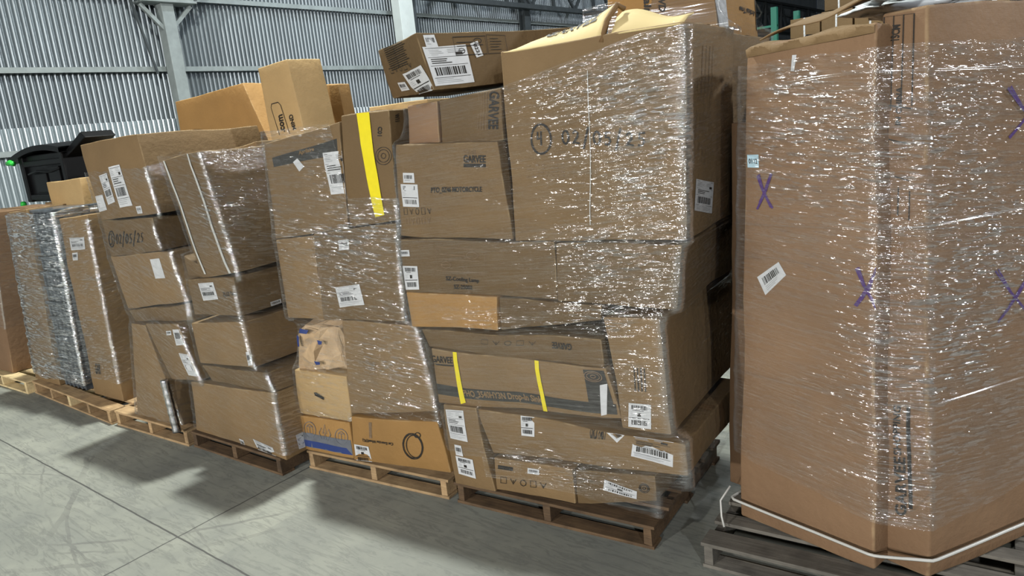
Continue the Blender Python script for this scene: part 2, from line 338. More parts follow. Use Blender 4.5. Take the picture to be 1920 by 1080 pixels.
def bump(t, b, h, strength, dist):
    n = t.nodes.new('ShaderNodeBump'); n.inputs['Strength'].default_value = strength; n.inputs['Distance'].default_value = dist
    t.links.new(h, n.inputs['Height']); t.links.new(n.outputs[0], b.inputs['Normal'])

def card(name, col, rough=.75):
    m, t, b = nt(name)
    v = mapped(t, (1, 1, 1))
    fib = noise_n(t, mapped(t, (40, 40, 300)), 1, 2)
    blot = noise_n(t, v, 2.3, 4)
    scuff = noise_n(t, v, 14, 5, .7)
    c = mixc(t, ramp(t, blot, [(.3, 0), (.7, 1)]), tuple(x * .86 for x in col), tuple(min(1, x * 1.10) for x in col))
    c = mixc(t, mth(t, 'MULTIPLY', fib, .22), c, tuple(x * .72 for x in col))
    c = mixc(t, mth(t, 'MULTIPLY', ramp(t, scuff, [(.62, 0), (.8, 1)]), .35), c, tuple(x * .55 for x in col))
    ew = t.nodes.new('ShaderNodeAttribute'); ew.attribute_name = 'wear'
    c = mixc(t, mth(t, 'MULTIPLY', mth(t, 'MULTIPLY', ew.outputs['Fac'], ramp(t, noise_n(t, v, 9, 3), [(.45, 0), (.62, 1)])), .30), c, (.48, .36, .20))
    info = t.nodes.new('ShaderNodeObjectInfo')
    h = t.nodes.new('ShaderNodeHueSaturation'); t.links.new(c, h.inputs['Color'])
    t.links.new(mth(t, 'ADD', mth(t, 'MULTIPLY', info.outputs['Random'], .24), .88), h.inputs['Value'])
    t.links.new(h.outputs[0], b.inputs['Base Color'])
    b.inputs['Roughness'].default_value = rough; b.inputs['Specular IOR Level'].default_value = .3
    bump(t, b, mth(t, 'ADD', noise_n(t, mapped(t, (1, 1, 1)), 22, 4), mth(t, 'MULTIPLY', fib, .15)), .6, .008)
    return m
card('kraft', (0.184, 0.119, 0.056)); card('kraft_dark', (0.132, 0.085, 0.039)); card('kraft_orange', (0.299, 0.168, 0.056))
card('kraft_pink', (0.200, 0.121, 0.067)); card('kraft_light', (0.402, 0.274, 0.126)); card('kraft_inner', (0.168, 0.098, 0.041))
def flat(name, col, rough=.6, spec=.3, metal=0, vary=0, scale=20):
    m, t, b = nt(name)
    if vary:
        f = noise_n(t, mapped(t, (1, 1, 1)), scale, 4)
        t.links.new(mixc(t, ramp(t, f, [(.35, 0), (.65, 1)]), tuple(x * (1 - vary) for x in col), col), b.inputs['Base Color'])
    else: b.inputs['Base Color'].default_value = (*col, 1)
    b.inputs['Roughness'].default_value = rough; b.inputs['Specular IOR Level'].default_value = spec; b.inputs['Metallic'].default_value = metal
    return m
flat('print', (.022, .019, .016), vary=.3, scale=120); flat('ink', (.02, .018, .016)); flat('faint', (.20, .135, .08), vary=.3, scale=60)
flat('purple', (.07, .03, .15)); flat('band', (.035, .034, .03), vary=.2); flat('hole', (.01, .008, .006)); flat('greyblue', (.13, .14, .16), vary=.2)
flat('blue', (.025, .045, .16)); flat('yellow', (.74, .62, .015), .3, .5, vary=.06, scale=25); flat('paper', (.56, .575, .59), .5, vary=.08, scale=30)
flat('paperblue', (.45, .65, .75), .5); flat('greyink', (.33, .34, .35)); flat('strap', (.50, .50, .47), .35, .5); flat('whitetape', (.66, .68, .70), .4, vary=.35, scale=40)
flat('black_plastic', (.003, .003, .0035), .45, .2); flat('kraft_pale', (.55, .44, .22), .7); flat('green_plastic', (.03, .5, .06), .35); flat('blue_plastic', (.02, .05, .4), .35)
flat('steel_paint', (.30, .34, .34), .5, .4, vary=.18, scale=6); flat('white_paint', (.66, .72, .70), .5, vary=.10, scale=4)
flat('dark_steel', (.07, .082, .088), .5, .4, vary=.2, scale=5); flat('rack_green', (.02, .14, .10), .4)
flat('bag_white', (.70, .76, .80), .3, .6, vary=.25, scale=18); flat('dark_bundle', (.10, .115, .13), .25, .6, vary=.5, scale=12)
flat('crumpled_paper', (.52, .37, .22), .7, vary=.25, scale=12); flat('sheet_paint', (.2, .2, .2)); flat('lamp_shell', (.5, .5, .5), .4); flat('silver', (.75, .75, .77), .28, .5, 1.0, vary=.5, scale=45)

def wood(name, c1, c2):
    m, t, b = nt(name)
    g = noise_n(t, mapped(t, (3, 60, 60)), 1.5, 5, .6, .6)
    g2 = noise_n(t, mapped(t, (4, 4, 4)), 2, 3)
    c = mixc(t, ramp(t, g, [(.3, 0), (.7, 1)]), c1, c2)
    c = mixc(t, mth(t, 'MULTIPLY', ramp(t, g2, [(.45, 0), (.7, 1)]), .6), c, tuple(x * .45 for x in c1))
    info = t.nodes.new('ShaderNodeObjectInfo'); h = t.nodes.new('ShaderNodeHueSaturation'); t.links.new(c, h.inputs['Color'])
    t.links.new(mth(t, 'ADD', mth(t, 'MULTIPLY', info.outputs['Random'], .5), .75), h.inputs['Value'])
    t.links.new(h.outputs[0], b.inputs['Base Color']); b.inputs['Roughness'].default_value = .8
    bump(t, b, g, .5, .003)
wood('wood', (.30, .19, .095), (.46, .32, .17)); wood('wood_dark', (.065, .038, .019), (.135, .082, .040)); wood('wood_grey', (.11, .10, .085), (.20, .185, .155))
wood('wood_fresh', (.55, .42, .22), (.72, .58, .33))

def metal_sheet(name, col, rough):
    m, t, b = nt(name)
    f = noise_n(t, mapped(t, (1, 1, .12)), 5, 4); f2 = noise_n(t, mapped(t, (1, 1, 1)), .7, 3)
    c = mixc(t, ramp(t, f, [(.3, 0), (.7, 1)]), tuple(x * .75 for x in col), col)
    c = mixc(t, mth(t, 'MULTIPLY', f2, .35), c, tuple(x * .6 for x in col))
    t.links.new(c, b.inputs['Base Color']); b.inputs['Metallic'].default_value = .55; b.inputs['Roughness'].default_value = rough
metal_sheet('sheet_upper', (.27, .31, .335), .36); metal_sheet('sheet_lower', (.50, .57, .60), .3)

# concrete floor: saw joints, wear, tyre marks
m, t, b = nt('concrete')
vec = mapped(t, (1, 1, 1))
sx = t.nodes.new('ShaderNodeSeparateXYZ'); t.links.new(vec, sx.inputs[0]); X, Y = sx.outputs[0], sx.outputs[1]
big = noise_n(t, vec, .55, 5, .6); med = noise_n(t, vec, 3.5, 6, .65); fine = noise_n(t, vec, 60, 4, .6)
swirl = noise_n(t, mapped(t, (1.2, 9, 1), (0, 0, .5)), 2.2, 6, .65, 1.5)
c = mixc(t, ramp(t, big, [(.32, 0), (.68, 1)]), (.215, .225, .20), (.37, .38, .325))
c = mixc(t, mth(t, 'MULTIPLY', ramp(t, med, [(.4, 0), (.7, 1)]), .6), c, (.16, .17, .165))
c = mixc(t, mth(t, 'MULTIPLY', ramp(t, swirl, [(.50, 0), (.58, 1), (.62, 0)]), .5), c, (.11, .115, .11))
c = mixc(t, mth(t, 'MULTIPLY', fine, .30), c, (.17, .18, .16))
# greyer tone right of a straight edge on the front floor
right_tone = mth(t, 'MULTIPLY', mth(t, 'GREATER_THAN', mth(t, 'ADD', X, mth(t, 'MULTIPLY', Y, .02)), -3.52), mth(t, 'LESS_THAN', Y, 2.35))
c = mixc(t, mth(t, 'MULTIPLY', right_tone, .30), c, (.17, .18, .17))
wob = mth(t, 'MULTIPLY', mth(t, 'SUBTRACT', noise_n(t, vec, 6, 2), .5), .012)
def line(coord, pos, wdt):
    d = mth(t, 'ABSOLUTE', mth(t, 'SUBTRACT', mth(t, 'ADD', coord, wob), pos)); return mth(t, 'LESS_THAN', d, wdt)
Xs = mth(t, 'ADD', X, mth(t, 'MULTIPLY', Y, .03)); Ys = mth(t, 'ADD', Y, mth(t, 'MULTIPLY', X, .012))
jn = line(Xs, -3.925, .0055)
for p in (2.0, 8.0, -9.9, -15.9): jn = mth(t, 'MAXIMUM', jn, line(Xs, p, .006))
for p in (1.635, 7.6, 13.6, -4.3): jn = mth(t, 'MAXIMUM', jn, line(Ys, p, .0055))
marks = None
for cx, cy, r_, w_ in ((-4.6, -1.2, 3.05, .008), (-2.4, -1.9, 3.75, .009), (-7.5, -2.0, 4.3, .02), (-3.4, 4.9, 3.75, .01), (-6.2, 3.9, 3.1, .012), (-6.4, 3.9, 3.45, .02), (-4.2, 5.2, 3.9, .007)):
    dx = mth(t, 'SUBTRACT', X, cx); dy = mth(t, 'SUBTRACT', Y, cy)
    d = mth(t, 'SQRT', mth(t, 'ADD', mth(t, 'MULTIPLY', dx, dx), mth(t, 'MULTIPLY', dy, dy)))
    d = mth(t, 'ABSOLUTE', mth(t, 'SUBTRACT', mth(t, 'ADD', d, mth(t, 'MULTIPLY', wob, 4)), r_))
    k = mth(t, 'LESS_THAN', d, w_); marks = k if marks is None else mth(t, 'MAXIMUM', marks, k)
patch = ramp(t, noise_n(t, vec, 1.1, 3), [(.46, 0), (.58, 1)])
c = mixc(t, mth(t, 'MULTIPLY', mth(t, 'MULTIPLY', marks, patch), .4), c, (.09, .09, .09))
speck = ramp(t, noise_n(t, vec, 35, 2), [(.76, 0), (.79, 1)])
c = mixc(t, mth(t, 'MULTIPLY', speck, .7), c, (.06, .06, .06))
c = mixc(t, mth(t, 'MULTIPLY', jn, .85), c, (.05, .05, .05))
t.links.new(c, b.inputs['Base Color']); b.inputs['Roughness'].default_value = .62; b.inputs['Specular IOR Level'].default_value = .35
bump(t, b, mth(t, 'ADD', mth(t, 'MULTIPLY', med, .5), mth(t, 'MULTIPLY', fine, .4)), .25, .004)

def film_mat(name, amount, tilt, seed, facet=.75):
    """clear stretch film: mostly see-through, fine stretched wrinkles that glint"""
    m = bpy.data.materials.new(name); m.use_nodes = True; t = m.node_tree; t.nodes.clear(); MATS[name] = m
    def uv(scale, rot):
        tc = t.nodes.new('ShaderNodeTexCoord')
        r = N(t, 'ShaderNodeMapping'); r.inputs['Rotation'].default_value = (0, 0, rot); r.inputs['Location'].default_value = (seed * 3.7, seed, 0); t.links.new(tc.outputs['UV'], r.inputs[0])
        s = N(t, 'ShaderNodeMapping'); s.inputs['Scale'].default_value = scale; t.links.new(r.outputs[0], s.inputs[0]); return s.outputs[0]
    reg = noise_n(t, uv((1, 1.6, 1), 0), 1.6, 2)                       # where the film bunches
    s1 = noise_n(t, uv((4, 85, 1), tilt), 1, 3, .6, .25)              # stretched wrinkles
    s2 = noise_n(t, uv((2.5, 36, 1), -tilt * .8 + .08), 1, 4, .6, .3)
    lay = ramp(t, noise_n(t, uv((.5, 5, 1), tilt * .7), 1, 2), [(.47, 0), (.50, 1), (.62, .8), (.66, 0)])
    bu = t.nodes.new('ShaderNodeAttribute'); bu.attribute_name = 'glint_bunch'
    R = mth(t, 'MULTIPLY', mth(t, 'ADD', mth(t, 'MULTIPLY', ramp(t, reg, [(.42, 0), (.60, 1)]), .55), .45), bu.outputs['Fac'], True)
    at = t.nodes.new('ShaderNodeAttribute'); at.attribute_name = 'crease'; crease = at.outputs['Fac']
    streak = ramp(t, s1, [(.52, 0), (.66, 1)]); streak2 = ramp(t, s2, [(.54, 0), (.68, 1)])
    fac = mth(t, 'ADD', mth(t, 'MULTIPLY', streak, .08), mth(t, 'MULTIPLY', streak2, .05))
    fac = mth(t, 'ADD', fac, mth(t, 'MULTIPLY', lay, .04))
    fac = mth(t, 'ADD', fac, mth(t, 'MULTIPLY', R, .06))
    fac = mth(t, 'ADD', fac, mth(t, 'MULTIPLY', crease, .35))
    # facets: each small stretched patch of film lies at its own angle
    cells = []
    def facets(scale, rot, k, mask=None):
        w = N(t, 'ShaderNodeTexNoise'); w.inputs['Scale'].default_value = 9; w.inputs['Detail'].default_value = 2; t.links.new(uv((1, 1, 1), 0), w.inputs['Vector'])
        vo = t.nodes.new('ShaderNodeTexVoronoi'); vo.inputs['Scale'].default_value = 1
        ad = t.nodes.new('ShaderNodeVectorMath'); ad.operation = 'MULTIPLY_ADD'; t.links.new(w.outputs['Color'], ad.inputs[0]); ad.inputs[1].default_value = (2.5, 2.5, 2.5); t.links.new(uv(scale, rot), ad.inputs[2])
        t.links.new(ad.outputs[0], vo.inputs['Vector'])
        cells.append(vo.outputs['Color'])
        sb = t.nodes.new('ShaderNodeVectorMath'); sb.operation = 'SUBTRACT'; t.links.new(vo.outputs['Color'], sb.inputs[0]); sb.inputs[1].default_value = (.5, .5, .5)
        sc = t.nodes.new('ShaderNodeVectorMath'); sc.operation = 'SCALE'; t.links.new(sb.outputs[0], sc.inputs[0])
        if mask is None: sc.inputs['Scale'].default_value = k
        else: t.links.new(mth(t, 'MULTIPLY', mth(t, 'ADD', mth(t, 'MULTIPLY', mask, .62), .16), k), sc.inputs['Scale'])
        return sc.outputs[0]
    fa = facets((18, 130, 1), tilt, facet, R); fb = facets((60, 120, 1), tilt + .3, facet * .9, R)
    s0 = noise_n(t, uv((3, 260, 1), tilt * 1.2), 1, 2, .5, .15)
    fac = mth(t, 'ADD', fac, mth(t, 'MULTIPLY', ramp(t, s0, [(.5, 0), (.60, 1)]), .10))
    fold = mth(t, 'MULTIPLY', ramp(t, cells[0], [(.62, 0), (.68, 1)]), mth(t, 'ADD', mth(t, 'MULTIPLY', R, .97), .03))     # doubled-up folds of film
    fac = mth(t, 'ADD', fac, mth(t, 'MULTIPLY', fold, .42))
    fac = mth(t, 'MULTIPLY', fac, mth(t, 'ADD', mth(t, 'MULTIPLY', R, .22), .58))
    fac = mth(t, 'MULTIPLY', mth(t, 'ADD', fac, .02), amount, True)
    h = mth(t, 'ADD', s1, s2)
    bp = t.nodes.new('ShaderNodeBump'); t.links.new(mth(t, 'ADD', mth(t, 'MULTIPLY', R, .75), .2), bp.inputs['Strength']); bp.inputs['Distance'].default_value = .012; t.links.new(h, bp.inputs['Height'])
    a1 = t.nodes.new('ShaderNodeVectorMath'); a1.operation = 'ADD'; t.links.new(bp.outputs[0], a1.inputs[0]); t.links.new(fa, a1.inputs[1])
    a2 = t.nodes.new('ShaderNodeVectorMath'); a2.operation = 'ADD'; t.links.new(a1.outputs[0], a2.inputs[0]); t.links.new(fb, a2.inputs[1])
    nm = t.nodes.new('ShaderNodeVectorMath'); nm.operation = 'NORMALIZE'; t.links.new(a2.outputs[0], nm.inputs[0])
    gl = t.nodes.new('ShaderNodeBsdfGlossy'); gl.inputs['Roughness'].default_value = .105; gl.inputs['Color'].default_value = (.97, .98, 1, 1); t.links.new(nm.outputs[0], gl.inputs['Normal'])
    df = t.nodes.new('ShaderNodeBsdfDiffuse'); df.inputs['Color'].default_value = (.62, .66, .68, 1)
    tr = t.nodes.new('ShaderNodeBsdfTransparent')
    a = t.nodes.new('ShaderNodeMixShader'); a.inputs[0].default_value = .16; t.links.new(gl.outputs[0], a.inputs[1]); t.links.new(df.outputs[0], a.inputs[2])
    mx = t.nodes.new('ShaderNodeMixShader'); t.links.new(fac, mx.inputs[0]); t.links.new(tr.outputs[0], mx.inputs[1]); t.links.new(a.outputs[0], mx.inputs[2])
    o = t.nodes.new('ShaderNodeOutputMaterial'); t.links.new(mx.outputs[0], o.inputs[0])
    return m
film_mat('film_silver', 2.6, .05, 11, .9); film_mat('film', .95, .22, 1, .65); film_mat('film_heavy', 1.1, -.07, 4, .66); film_mat('film_hazy', 1.1, .10, 7, .78); film_mat('film_left', .9, .35, 9, .45); film_mat('film_rope', 2.2, 0, 5)

# ------------------------------------------------------------ helpers
def link(name, verts, faces, mats, parent=None, fm=None, smooth=False, loc=(0, 0, 0), rz=0):
    me = bpy.data.meshes.new(name); me.from_pydata(verts, [], faces)
    for mm in (mats if isinstance(mats, (list, tuple)) else [mats]): me.materials.append(MATS[mm])
    if fm: me.polygons.foreach_set('material_index', fm)
    if smooth: me.polygons.foreach_set('use_smooth', [True] * len(me.polygons))
    me.update()
    o = bpy.data.objects.new(name, me); COL.objects.link(o)
    o.location = loc; o.rotation_euler = (0, 0, rz)
    if parent: o.parent = parent
    return o
def tag(o, label, cat, group=None, kind=None):
    o['label'] = label; o['category'] = cat
    if group: o['group'] = group
    if kind: o['kind'] = kind
    return o
def struct(o): o['kind'] = 'structure'; return o
def empty(name, loc, rz=0):
    o = bpy.data.objects.new(name, None); COL.objects.link(o); o.location = loc; o.rotation_euler = (0, 0, rz); o.empty_display_size = .1; return o
class MB:
    def __init__(s): s.v = []; s.f = []; s.m = []
    def box(s, x0, x1, y0, y1, z0, z1, mi=0, jit=0):
        i = len(s.v); j = lambda: random.uniform(-jit, jit)
        for z in (z0, z1):
            for x, y in ((x0, y0), (x1, y0), (x1, y1), (x0, y1)): s.v.append((x + j(), y + j(), z + j()))
        for f in ((0, 3, 2, 1), (4, 5, 6, 7), (0, 1, 5, 4), (1, 2, 6, 5), (2, 3, 7, 6), (3, 0, 4, 7)): s.f.append([i + k for k in f]); s.m.append(mi)
    def bar(s, p, q, w, h=None, mi=0):
        p, q = Vector(p), Vector(q); h = h or w; d = (q - p).normalized()
        a = d.cross(Vector((0, 0, 1)));
        if a.length < .01: a = Vector((1, 0, 0))
        a.normalize(); c = d.cross(a).normalized(); i = len(s.v)
        for e in (p, q):
            for sa, sb in ((-1, -1), (1, -1), (1, 1), (-1, 1)): s.v.append(tuple(e + a * sa * w / 2 + c * sb * h / 2))
        for f in ((0, 1, 2, 3), (7, 6, 5, 4), (0, 4, 5, 1), (1, 5, 6, 2), (2, 6, 7, 3), (3, 7, 4, 0)): s.f.append([i + k for k in f]); s.m.append(mi)
    def tube(s, pts, r, n=6, mi=0):
        pts = [Vector(p) for p in pts]; i = len(s.v)
        for k, p in enumerate(pts):
            d = (pts[min(k + 1, len(pts) - 1)] - pts[max(k - 1, 0)]).normalized()
            a = d.cross(Vector((0, 0, 1)));
            if a.length < .01: a = Vector((1, 0, 0))
            a.normalize(); c = d.cross(a)
            rr = r(k) if callable(r) else r
            for q in range(n):
                an = 2 * math.pi * q / n; s.v.append(tuple(p + (a * math.cos(an) + c * math.sin(an)) * rr))
        for k in range(len(pts) - 1):
            for q in range(n):
                s.f.append([i + k * n + q, i + k * n + (q + 1) % n, i + (k + 1) * n + (q + 1) % n, i + (k + 1) * n + q]); s.m.append(mi)
        s.f.append([i + q for q in range(n)][::-1]); s.m.append(mi); s.f.append([i + (len(pts) - 1) * n + q for q in range(n)]); s.m.append(mi)
    def build(s, name, mats, parent=None, smooth=False, loc=(0, 0, 0), rz=0, bevel=0):
        o = link(name, s.v, s.f, mats, parent, s.m, smooth, loc, rz)
        if bevel:
            b = o.modifiers.new('edge', 'BEVEL'); b.width = bevel; b.segments = 2; b.limit_method = 'ANGLE'
        return o

# ------------------------------------------------------------ cartons
class Carton:
    """a corrugated box: eight corners, rounded edges, slight bulges and dents; S() maps a face point to 3D"""
    def __init__(s, q, v, d, sh, seed, bulge=.008, crush=.006, rnd=.007):
        TL, TR, BR, BL = q; s.seed = seed; s.bulge = bulge; s.crush = crush
        zmin = .131
        TL, TR, BR, BL = [(a, max(zc, zmin)) for a, zc in (TL, TR, BR, BL)]
        s.base = Vector(((TL[0] + TR[0] + BR[0] + BL[0]) / 4 + sh * d / 2, v + d / 2, min(BL[1], BR[1])))
        s.c = {}
        for j in (0, 1):
            for (i, k), (uu, z_) in {(0, 0): BL, (1, 0): BR, (0, 1): TL, (1, 1): TR}.items():
                s.c[i, j, k] = Vector((uu + sh * d * j, v + d * j, z_)) - s.base
        s.W = ((s.c[1, 0, 0] - s.c[0, 0, 0]).length + (s.c[1, 0, 1] - s.c[0, 0, 1]).length) / 2; s.D = d
        s.H = ((s.c[0, 0, 1] - s.c[0, 0, 0]).length + (s.c[1, 0, 1] - s.c[1, 0, 0]).length) / 2
        s.r = min(rnd, s.W / 4, s.D / 4, s.H / 4)
    def pos(s, a, c, b, n=None, off=0):
        dims = (s.W, s.D, s.H); p = [a * s.W, c * s.D, b * s.H]; qc = [min(max(x, s.r), L - s.r) for x, L in zip(p, dims)]
        d = Vector([x - y for x, y in zip(p, qc)])
        if d.length > 1e-9: d = d.normalized() * s.r
        a, c, b = [(y + e) / L for y, e, L in zip(qc, d, dims)]
        P = Vector((0, 0, 0))
        for (i, j, k), cc in s.c.items(): P += cc * ((a if i else 1 - a) * (c if j else 1 - c) * (b if k else 1 - b))
        q = P * 2.6 + Vector((s.seed * 7.3, s.seed * 1.7, 0)); nv = noise.noise_vector(q) * s.crush * 1.3
        nv += noise.noise_vector(P * 9 + Vector((0, s.seed * 3.1, 0))) * s.crush * .30
        if n is not None:
            w = math.sin(math.pi * min(max(a if n.x == 0 else c, 0), 1)) * math.sin(math.pi * min(max(b if n.z == 0 else c, 0), 1))
            P = P + n * (s.bulge * max(w, 0) + off)
        return P + nv
    FN = {'front': (Vector((0, -1, 0)), lambda a, b: (a, 0, b)), 'back': (Vector((0, 1, 0)), lambda a, b: (1 - a, 1, b)), 'right': (Vector((1, 0, 0)), lambda a, b: (1, a, b)),
          'left': (Vector((-1, 0, 0)), lambda a, b: (0, a, b)), 'top': (Vector((0, 0, 1)), lambda a, b: (a, b, 1)), 'bottom': (Vector((0, 0, -1)), lambda a, b: (1 - a, b, 0))}
    def S(s, face, a, b, off=0):
        n, f = s.FN[face]; return s.pos(*f(a, b), n, off)
    def mesh(s, skip=()):
        V = []; F = []; idx = {}; s.wear = []
        def ts(L):
            r = s.r / L; k = max(3, min(12, int(L / .07))); return [0, r * .45, r] + [r + (1 - 2 * r) * i / k for i in range(1, k)] + [1 - r, 1 - r * .45, 1]
        LD = {'front': (s.W, s.H), 'back': (s.W, s.H), 'right': (s.D, s.H), 'left': (s.D, s.H), 'top': (s.W, s.D), 'bottom': (s.W, s.D)}
        for face, (la, lb) in LD.items():
            if face in skip: continue
            A, B = ts(la), ts(lb); g = {}
            for i, a in enumerate(A):
                for j, b in enumerate(B):
                    p = s.S(face, a, b); k = tuple(round(x, 5) for x in p)
                    if k not in idx:
                        idx[k] = len(V); V.append(tuple(p)); ra, rb = s.r / la * .6, s.r / lb * .6; s.wear.append(1.0 if (a < ra or a > 1 - ra or b < rb or b > 1 - rb) else 0.0)
                    g[i, j] = idx[k]
            for i in range(len(A) - 1):
                for j in range(len(B) - 1):
                    f = [g[i, j], g[i + 1, j], g[i + 1, j + 1], g[i, j + 1]]
                    if face == 'left': f = f[::-1]
                    f2 = []
                    for x in f:
                        if x not in f2: f2.append(x)
                    if len(f2) > 2: F.append(f2)
        return V, F

TXT = {}
def text_mesh(s):
    if s not in TXT:
        c = bpy.data.curves.new('t', 'FONT'); c.body = s; c.size = 1; c.offset = .03; c.resolution_u = 3
        o = bpy.data.objects.new('t', c); COL.objects.link(o); dg = bpy.context.evaluated_depsgraph_get(); dg.update()
        me = o.evaluated_get(dg).to_mesh(); v = [p.co.copy() for p in me.vertices]; f = [list(p.vertices) for p in me.polygons]
        xs = [p.x for p in v]; ys = [p.y for p in v]; x0, x1, y0, y1 = min(xs), max(xs), min(ys), max(ys)
        TXT[s] = ([((p.x - x0) / (x1 - x0), 1 - (p.y - y0) / (y1 - y0)) for p in v], f)
        bpy.data.objects.remove(o); bpy.data.curves.remove(c)
    return TXT[s]

def circ(cx, cy, rx, ry, n=18, a0=0, a1=2 * math.pi): return [(cx + rx * math.cos(a0 + (a1 - a0) * i / n), cy + ry * math.sin(a0 + (a1 - a0) * i / n)) for i in range(n + 1)]
def rect(x0, y0, x1, y1): return [(x0, y0), (x1, y0), (x1, y1), (x0, y1), (x0, y0)]
DIG = {'0': [circ(.5, .5, .38, .42, 12)], '2': [[(.15, .25), (.4, .06), (.75, .2), (.7, .45), (.15, .92), (.5, .85), (.95, .9)]],
       '5': [[(.85, .1), (.3, .12), (.25, .45), (.6, .42), (.8, .65), (.6, .9), (.15, .88)]], '3': [[(.2, .15), (.6, .08), (.7, .3), (.4, .45), (.75, .6), (.65, .88), (.15, .9)]],
       '4': [[(.25, .1), (.2, .55), (.7, .5)], [(.65, .08), (.62, .95)]], '/': [[(.75, -.2), (.15, 1.25)]]}
def number(txt, x0, y0, w, h):
    out = []
    for i, ch in enumerate(txt):
        for pl in DIG[ch]: out.append([(x0 + (i + x * .8) * w, y0 + y * h) for x, y in pl])
    return out
def strokes(k):
    R = random.Random(hash(k) % 97 if False else len(k) * 13 + ord(k[0]))
    if k == 'date4': return [circ(.095, .5, .085, .46, 20)] + number('4', .05, .22, .09, .5) + number('02/05/25', .27, .2, .088, .5)
    if k == 'date5': return number('3', 0, .1, .14, .8) + [circ(.06, .5, .09, .5, 14)] + number('02/05/25', .2, .1, .1, .75)
    if k in ('X1', 'X2'):
        return [[(.05, .05), (.35, .42), (.7, .75), (1, .98)], [(.95, 0), (.6, .4), (.3, .75), (.05, 1)], [(.12, .02), (.4, .45), (.9, .95)], [(.9, .08), (.58, .48), (.22, .82)]]
    if k == 'table': return [rect(0, 0, 1, 1), [(.33, 0), (.33, 1)], [(.66, 0), (.66, 1)]] + [[(0, y), (1, y)] for y in (.45, .62, .8)]
    if k == 'lines': return [[(x, y), (x, y + R.uniform(.08, .28))] for x in (.1, .3, .5, .7, .9) for y in (0, .33, .66)]
    if k == 'hlines': return [[(0, y), (R.uniform(.85, 1), y)] for y in [i / 11 for i in range(12)]] + [[(.45, 0), (.45, 1)]]
    if k == 'vlines': return [[(x, 0), (x, R.uniform(.8, 1))] for x in (0, .3, .6, .9)]
    if k == 'frame1': return [[(0, 1), (0, .1), (.15, 0), (.85, 0), (1, .1), (1, 1)]]
    if k == 'frame4': return [rect(0, 0, 1, 1), [(.08, .3), (.6, .3)], [(.08, .5), (.9, .48)], [(.1, .75), (.3, .72)], circ(.75, .25, .12, .15, 8), circ(.2, .75, .1, .14, 8)]
    if k == 'frame5': return [rect(0, 0, 1, 1)] + [[(.15, y), (.15 + R.uniform(.4, .7), y)] for y in (.2, .35, .5, .65, .8)]
    if k == 'rings': return [circ(.5, .5, .5, .5), circ(.5, .5, .36, .36), circ(.5, .5, .15, .15, 8)]
    if k == 'ringbox': return [circ(.5, .5, .5, .5), rect(.25, .3, .75, .72), [(.25, .3), (.5, .15), (.75, .3)], [(.5, .3), (.5, .72)]]
    if k == 'flames': return [[(.2, 1), (0, .6), (.2, .25), (.35, .6), (.5, 0), (.65, .6), (.85, .25), (1, .6), (.75, 1), (.2, 1)], [(.4, .95), (.5, .5), (.62, .95)]]
    if k == 'smudge': return [[(x, y), (x + R.uniform(.04, .1), y + R.uniform(-.03, .03))] for y in (0, .33, .66, 1) for x in [i / 8 for i in range(8)] if R.random() < .75]
    if k == 'icons': return [q for i in range(5) for q in ([rect(i * .21, 0, i * .21 + .12, 1)] if i % 3 == 0 else [[(i * .21, .1), (i * .21 + .06, 1), (i * .21 + .12, .1)], [(i * .21 + .06, .3), (i * .21 + .06, 1)]] if i % 3 == 1 else [circ(i * .21 + .06, .5, .06, .5, 8)])]
    if k == 'blob': return [[(.1, .25), (.4, .4), (.9, .75)], [(.1, .5), (.9, .9)], [(.05, .3), (.3, .2)]]
    if k == 'fold': return [[(0, 0), (.45, .35), (1, 1)]]
    if k == 'wheel': return [circ(.45, .55, .42, .45, 24), circ(.52, .55, .36, .42, 24), circ(.45, .55, .46, .49, 24), circ(.72, .12, .12, .09, 10), [(.5, .06), (.62, .2), (.8, .2)]] + [[(.5 + .36 * math.cos(a), .55 + .42 * math.sin(a)), (.43 + .44 * math.cos(a), .55 + .46 * math.sin(a))] for a in [i * .3 for i in range(-4, 6)]]
    return []

LSEED = [0]
def label_layout(style):
    """ink rectangles (x0,y0,x1,y1,mat) inside a unit label; 1 = black ink, 2 = grey ink"""
    LSEED[0] += 1; R = random.Random(LSEED[0]); out = []
    def bars(x0, y0, x1, y1, n, vert=True, mi=1):
        L = (x1 - x0) if vert else (y1 - y0); p = 0
        while p < L:
            w = L / n * R.choice((.35, .6, 1.0)); 
            if p + w > L: break
            out.append((x0 + p, y0, x0 + p + w, y1, mi) if vert else (x0, y0 + p, x1, y0 + p + w, mi)); p += w + L / n * R.choice((.4, .7))
    def lines(x0, y0, x1, n, dy, h=.014, mi=2):
        for i in range(n): out.append((x0, y0 + i * dy, x0 + (x1 - x0) * R.uniform(.5, 1), y0 + i * dy + h, mi))
    if style == 'bars2':
        bars(.14, .07, .88, .24, 16); lines(.2, .27, .75, 1, .05, .02, 1); out.append((.42, .38, .58, .52, 1)); out.append((.06, .58, .94, .61, 1)); lines(.12, .36, .36, 3, .06); bars(.16, .68, .86, .88, 15)
    elif style == 'ship':
        out.append((.05, .04, .95, .05, 1)); lines(.07, .08, .45, 4, .04); lines(.55, .08, .9, 3, .04); out.append((.72, .17, .88, .24, 1)); out.append((.05, .27, .95, .28, 1))
        lines(.1, .31, .8, 3, .05, .022, 1); out.append((.05, .48, .95, .49, 1)); bars(.12, .53, .88, .74, 20); out.append((.05, .79, .95, .8, 1)); lines(.08, .83, .9, 3, .045)
    elif style == 'bars1': bars(.15, .2, .85, .6, 16); lines(.15, .68, .8, 3, .09, .03)
    elif style == 'small': bars(.12, .22, .88, .6, 12, True, 1); lines(.15, .7, .85, 1, .1, .08)
    return out

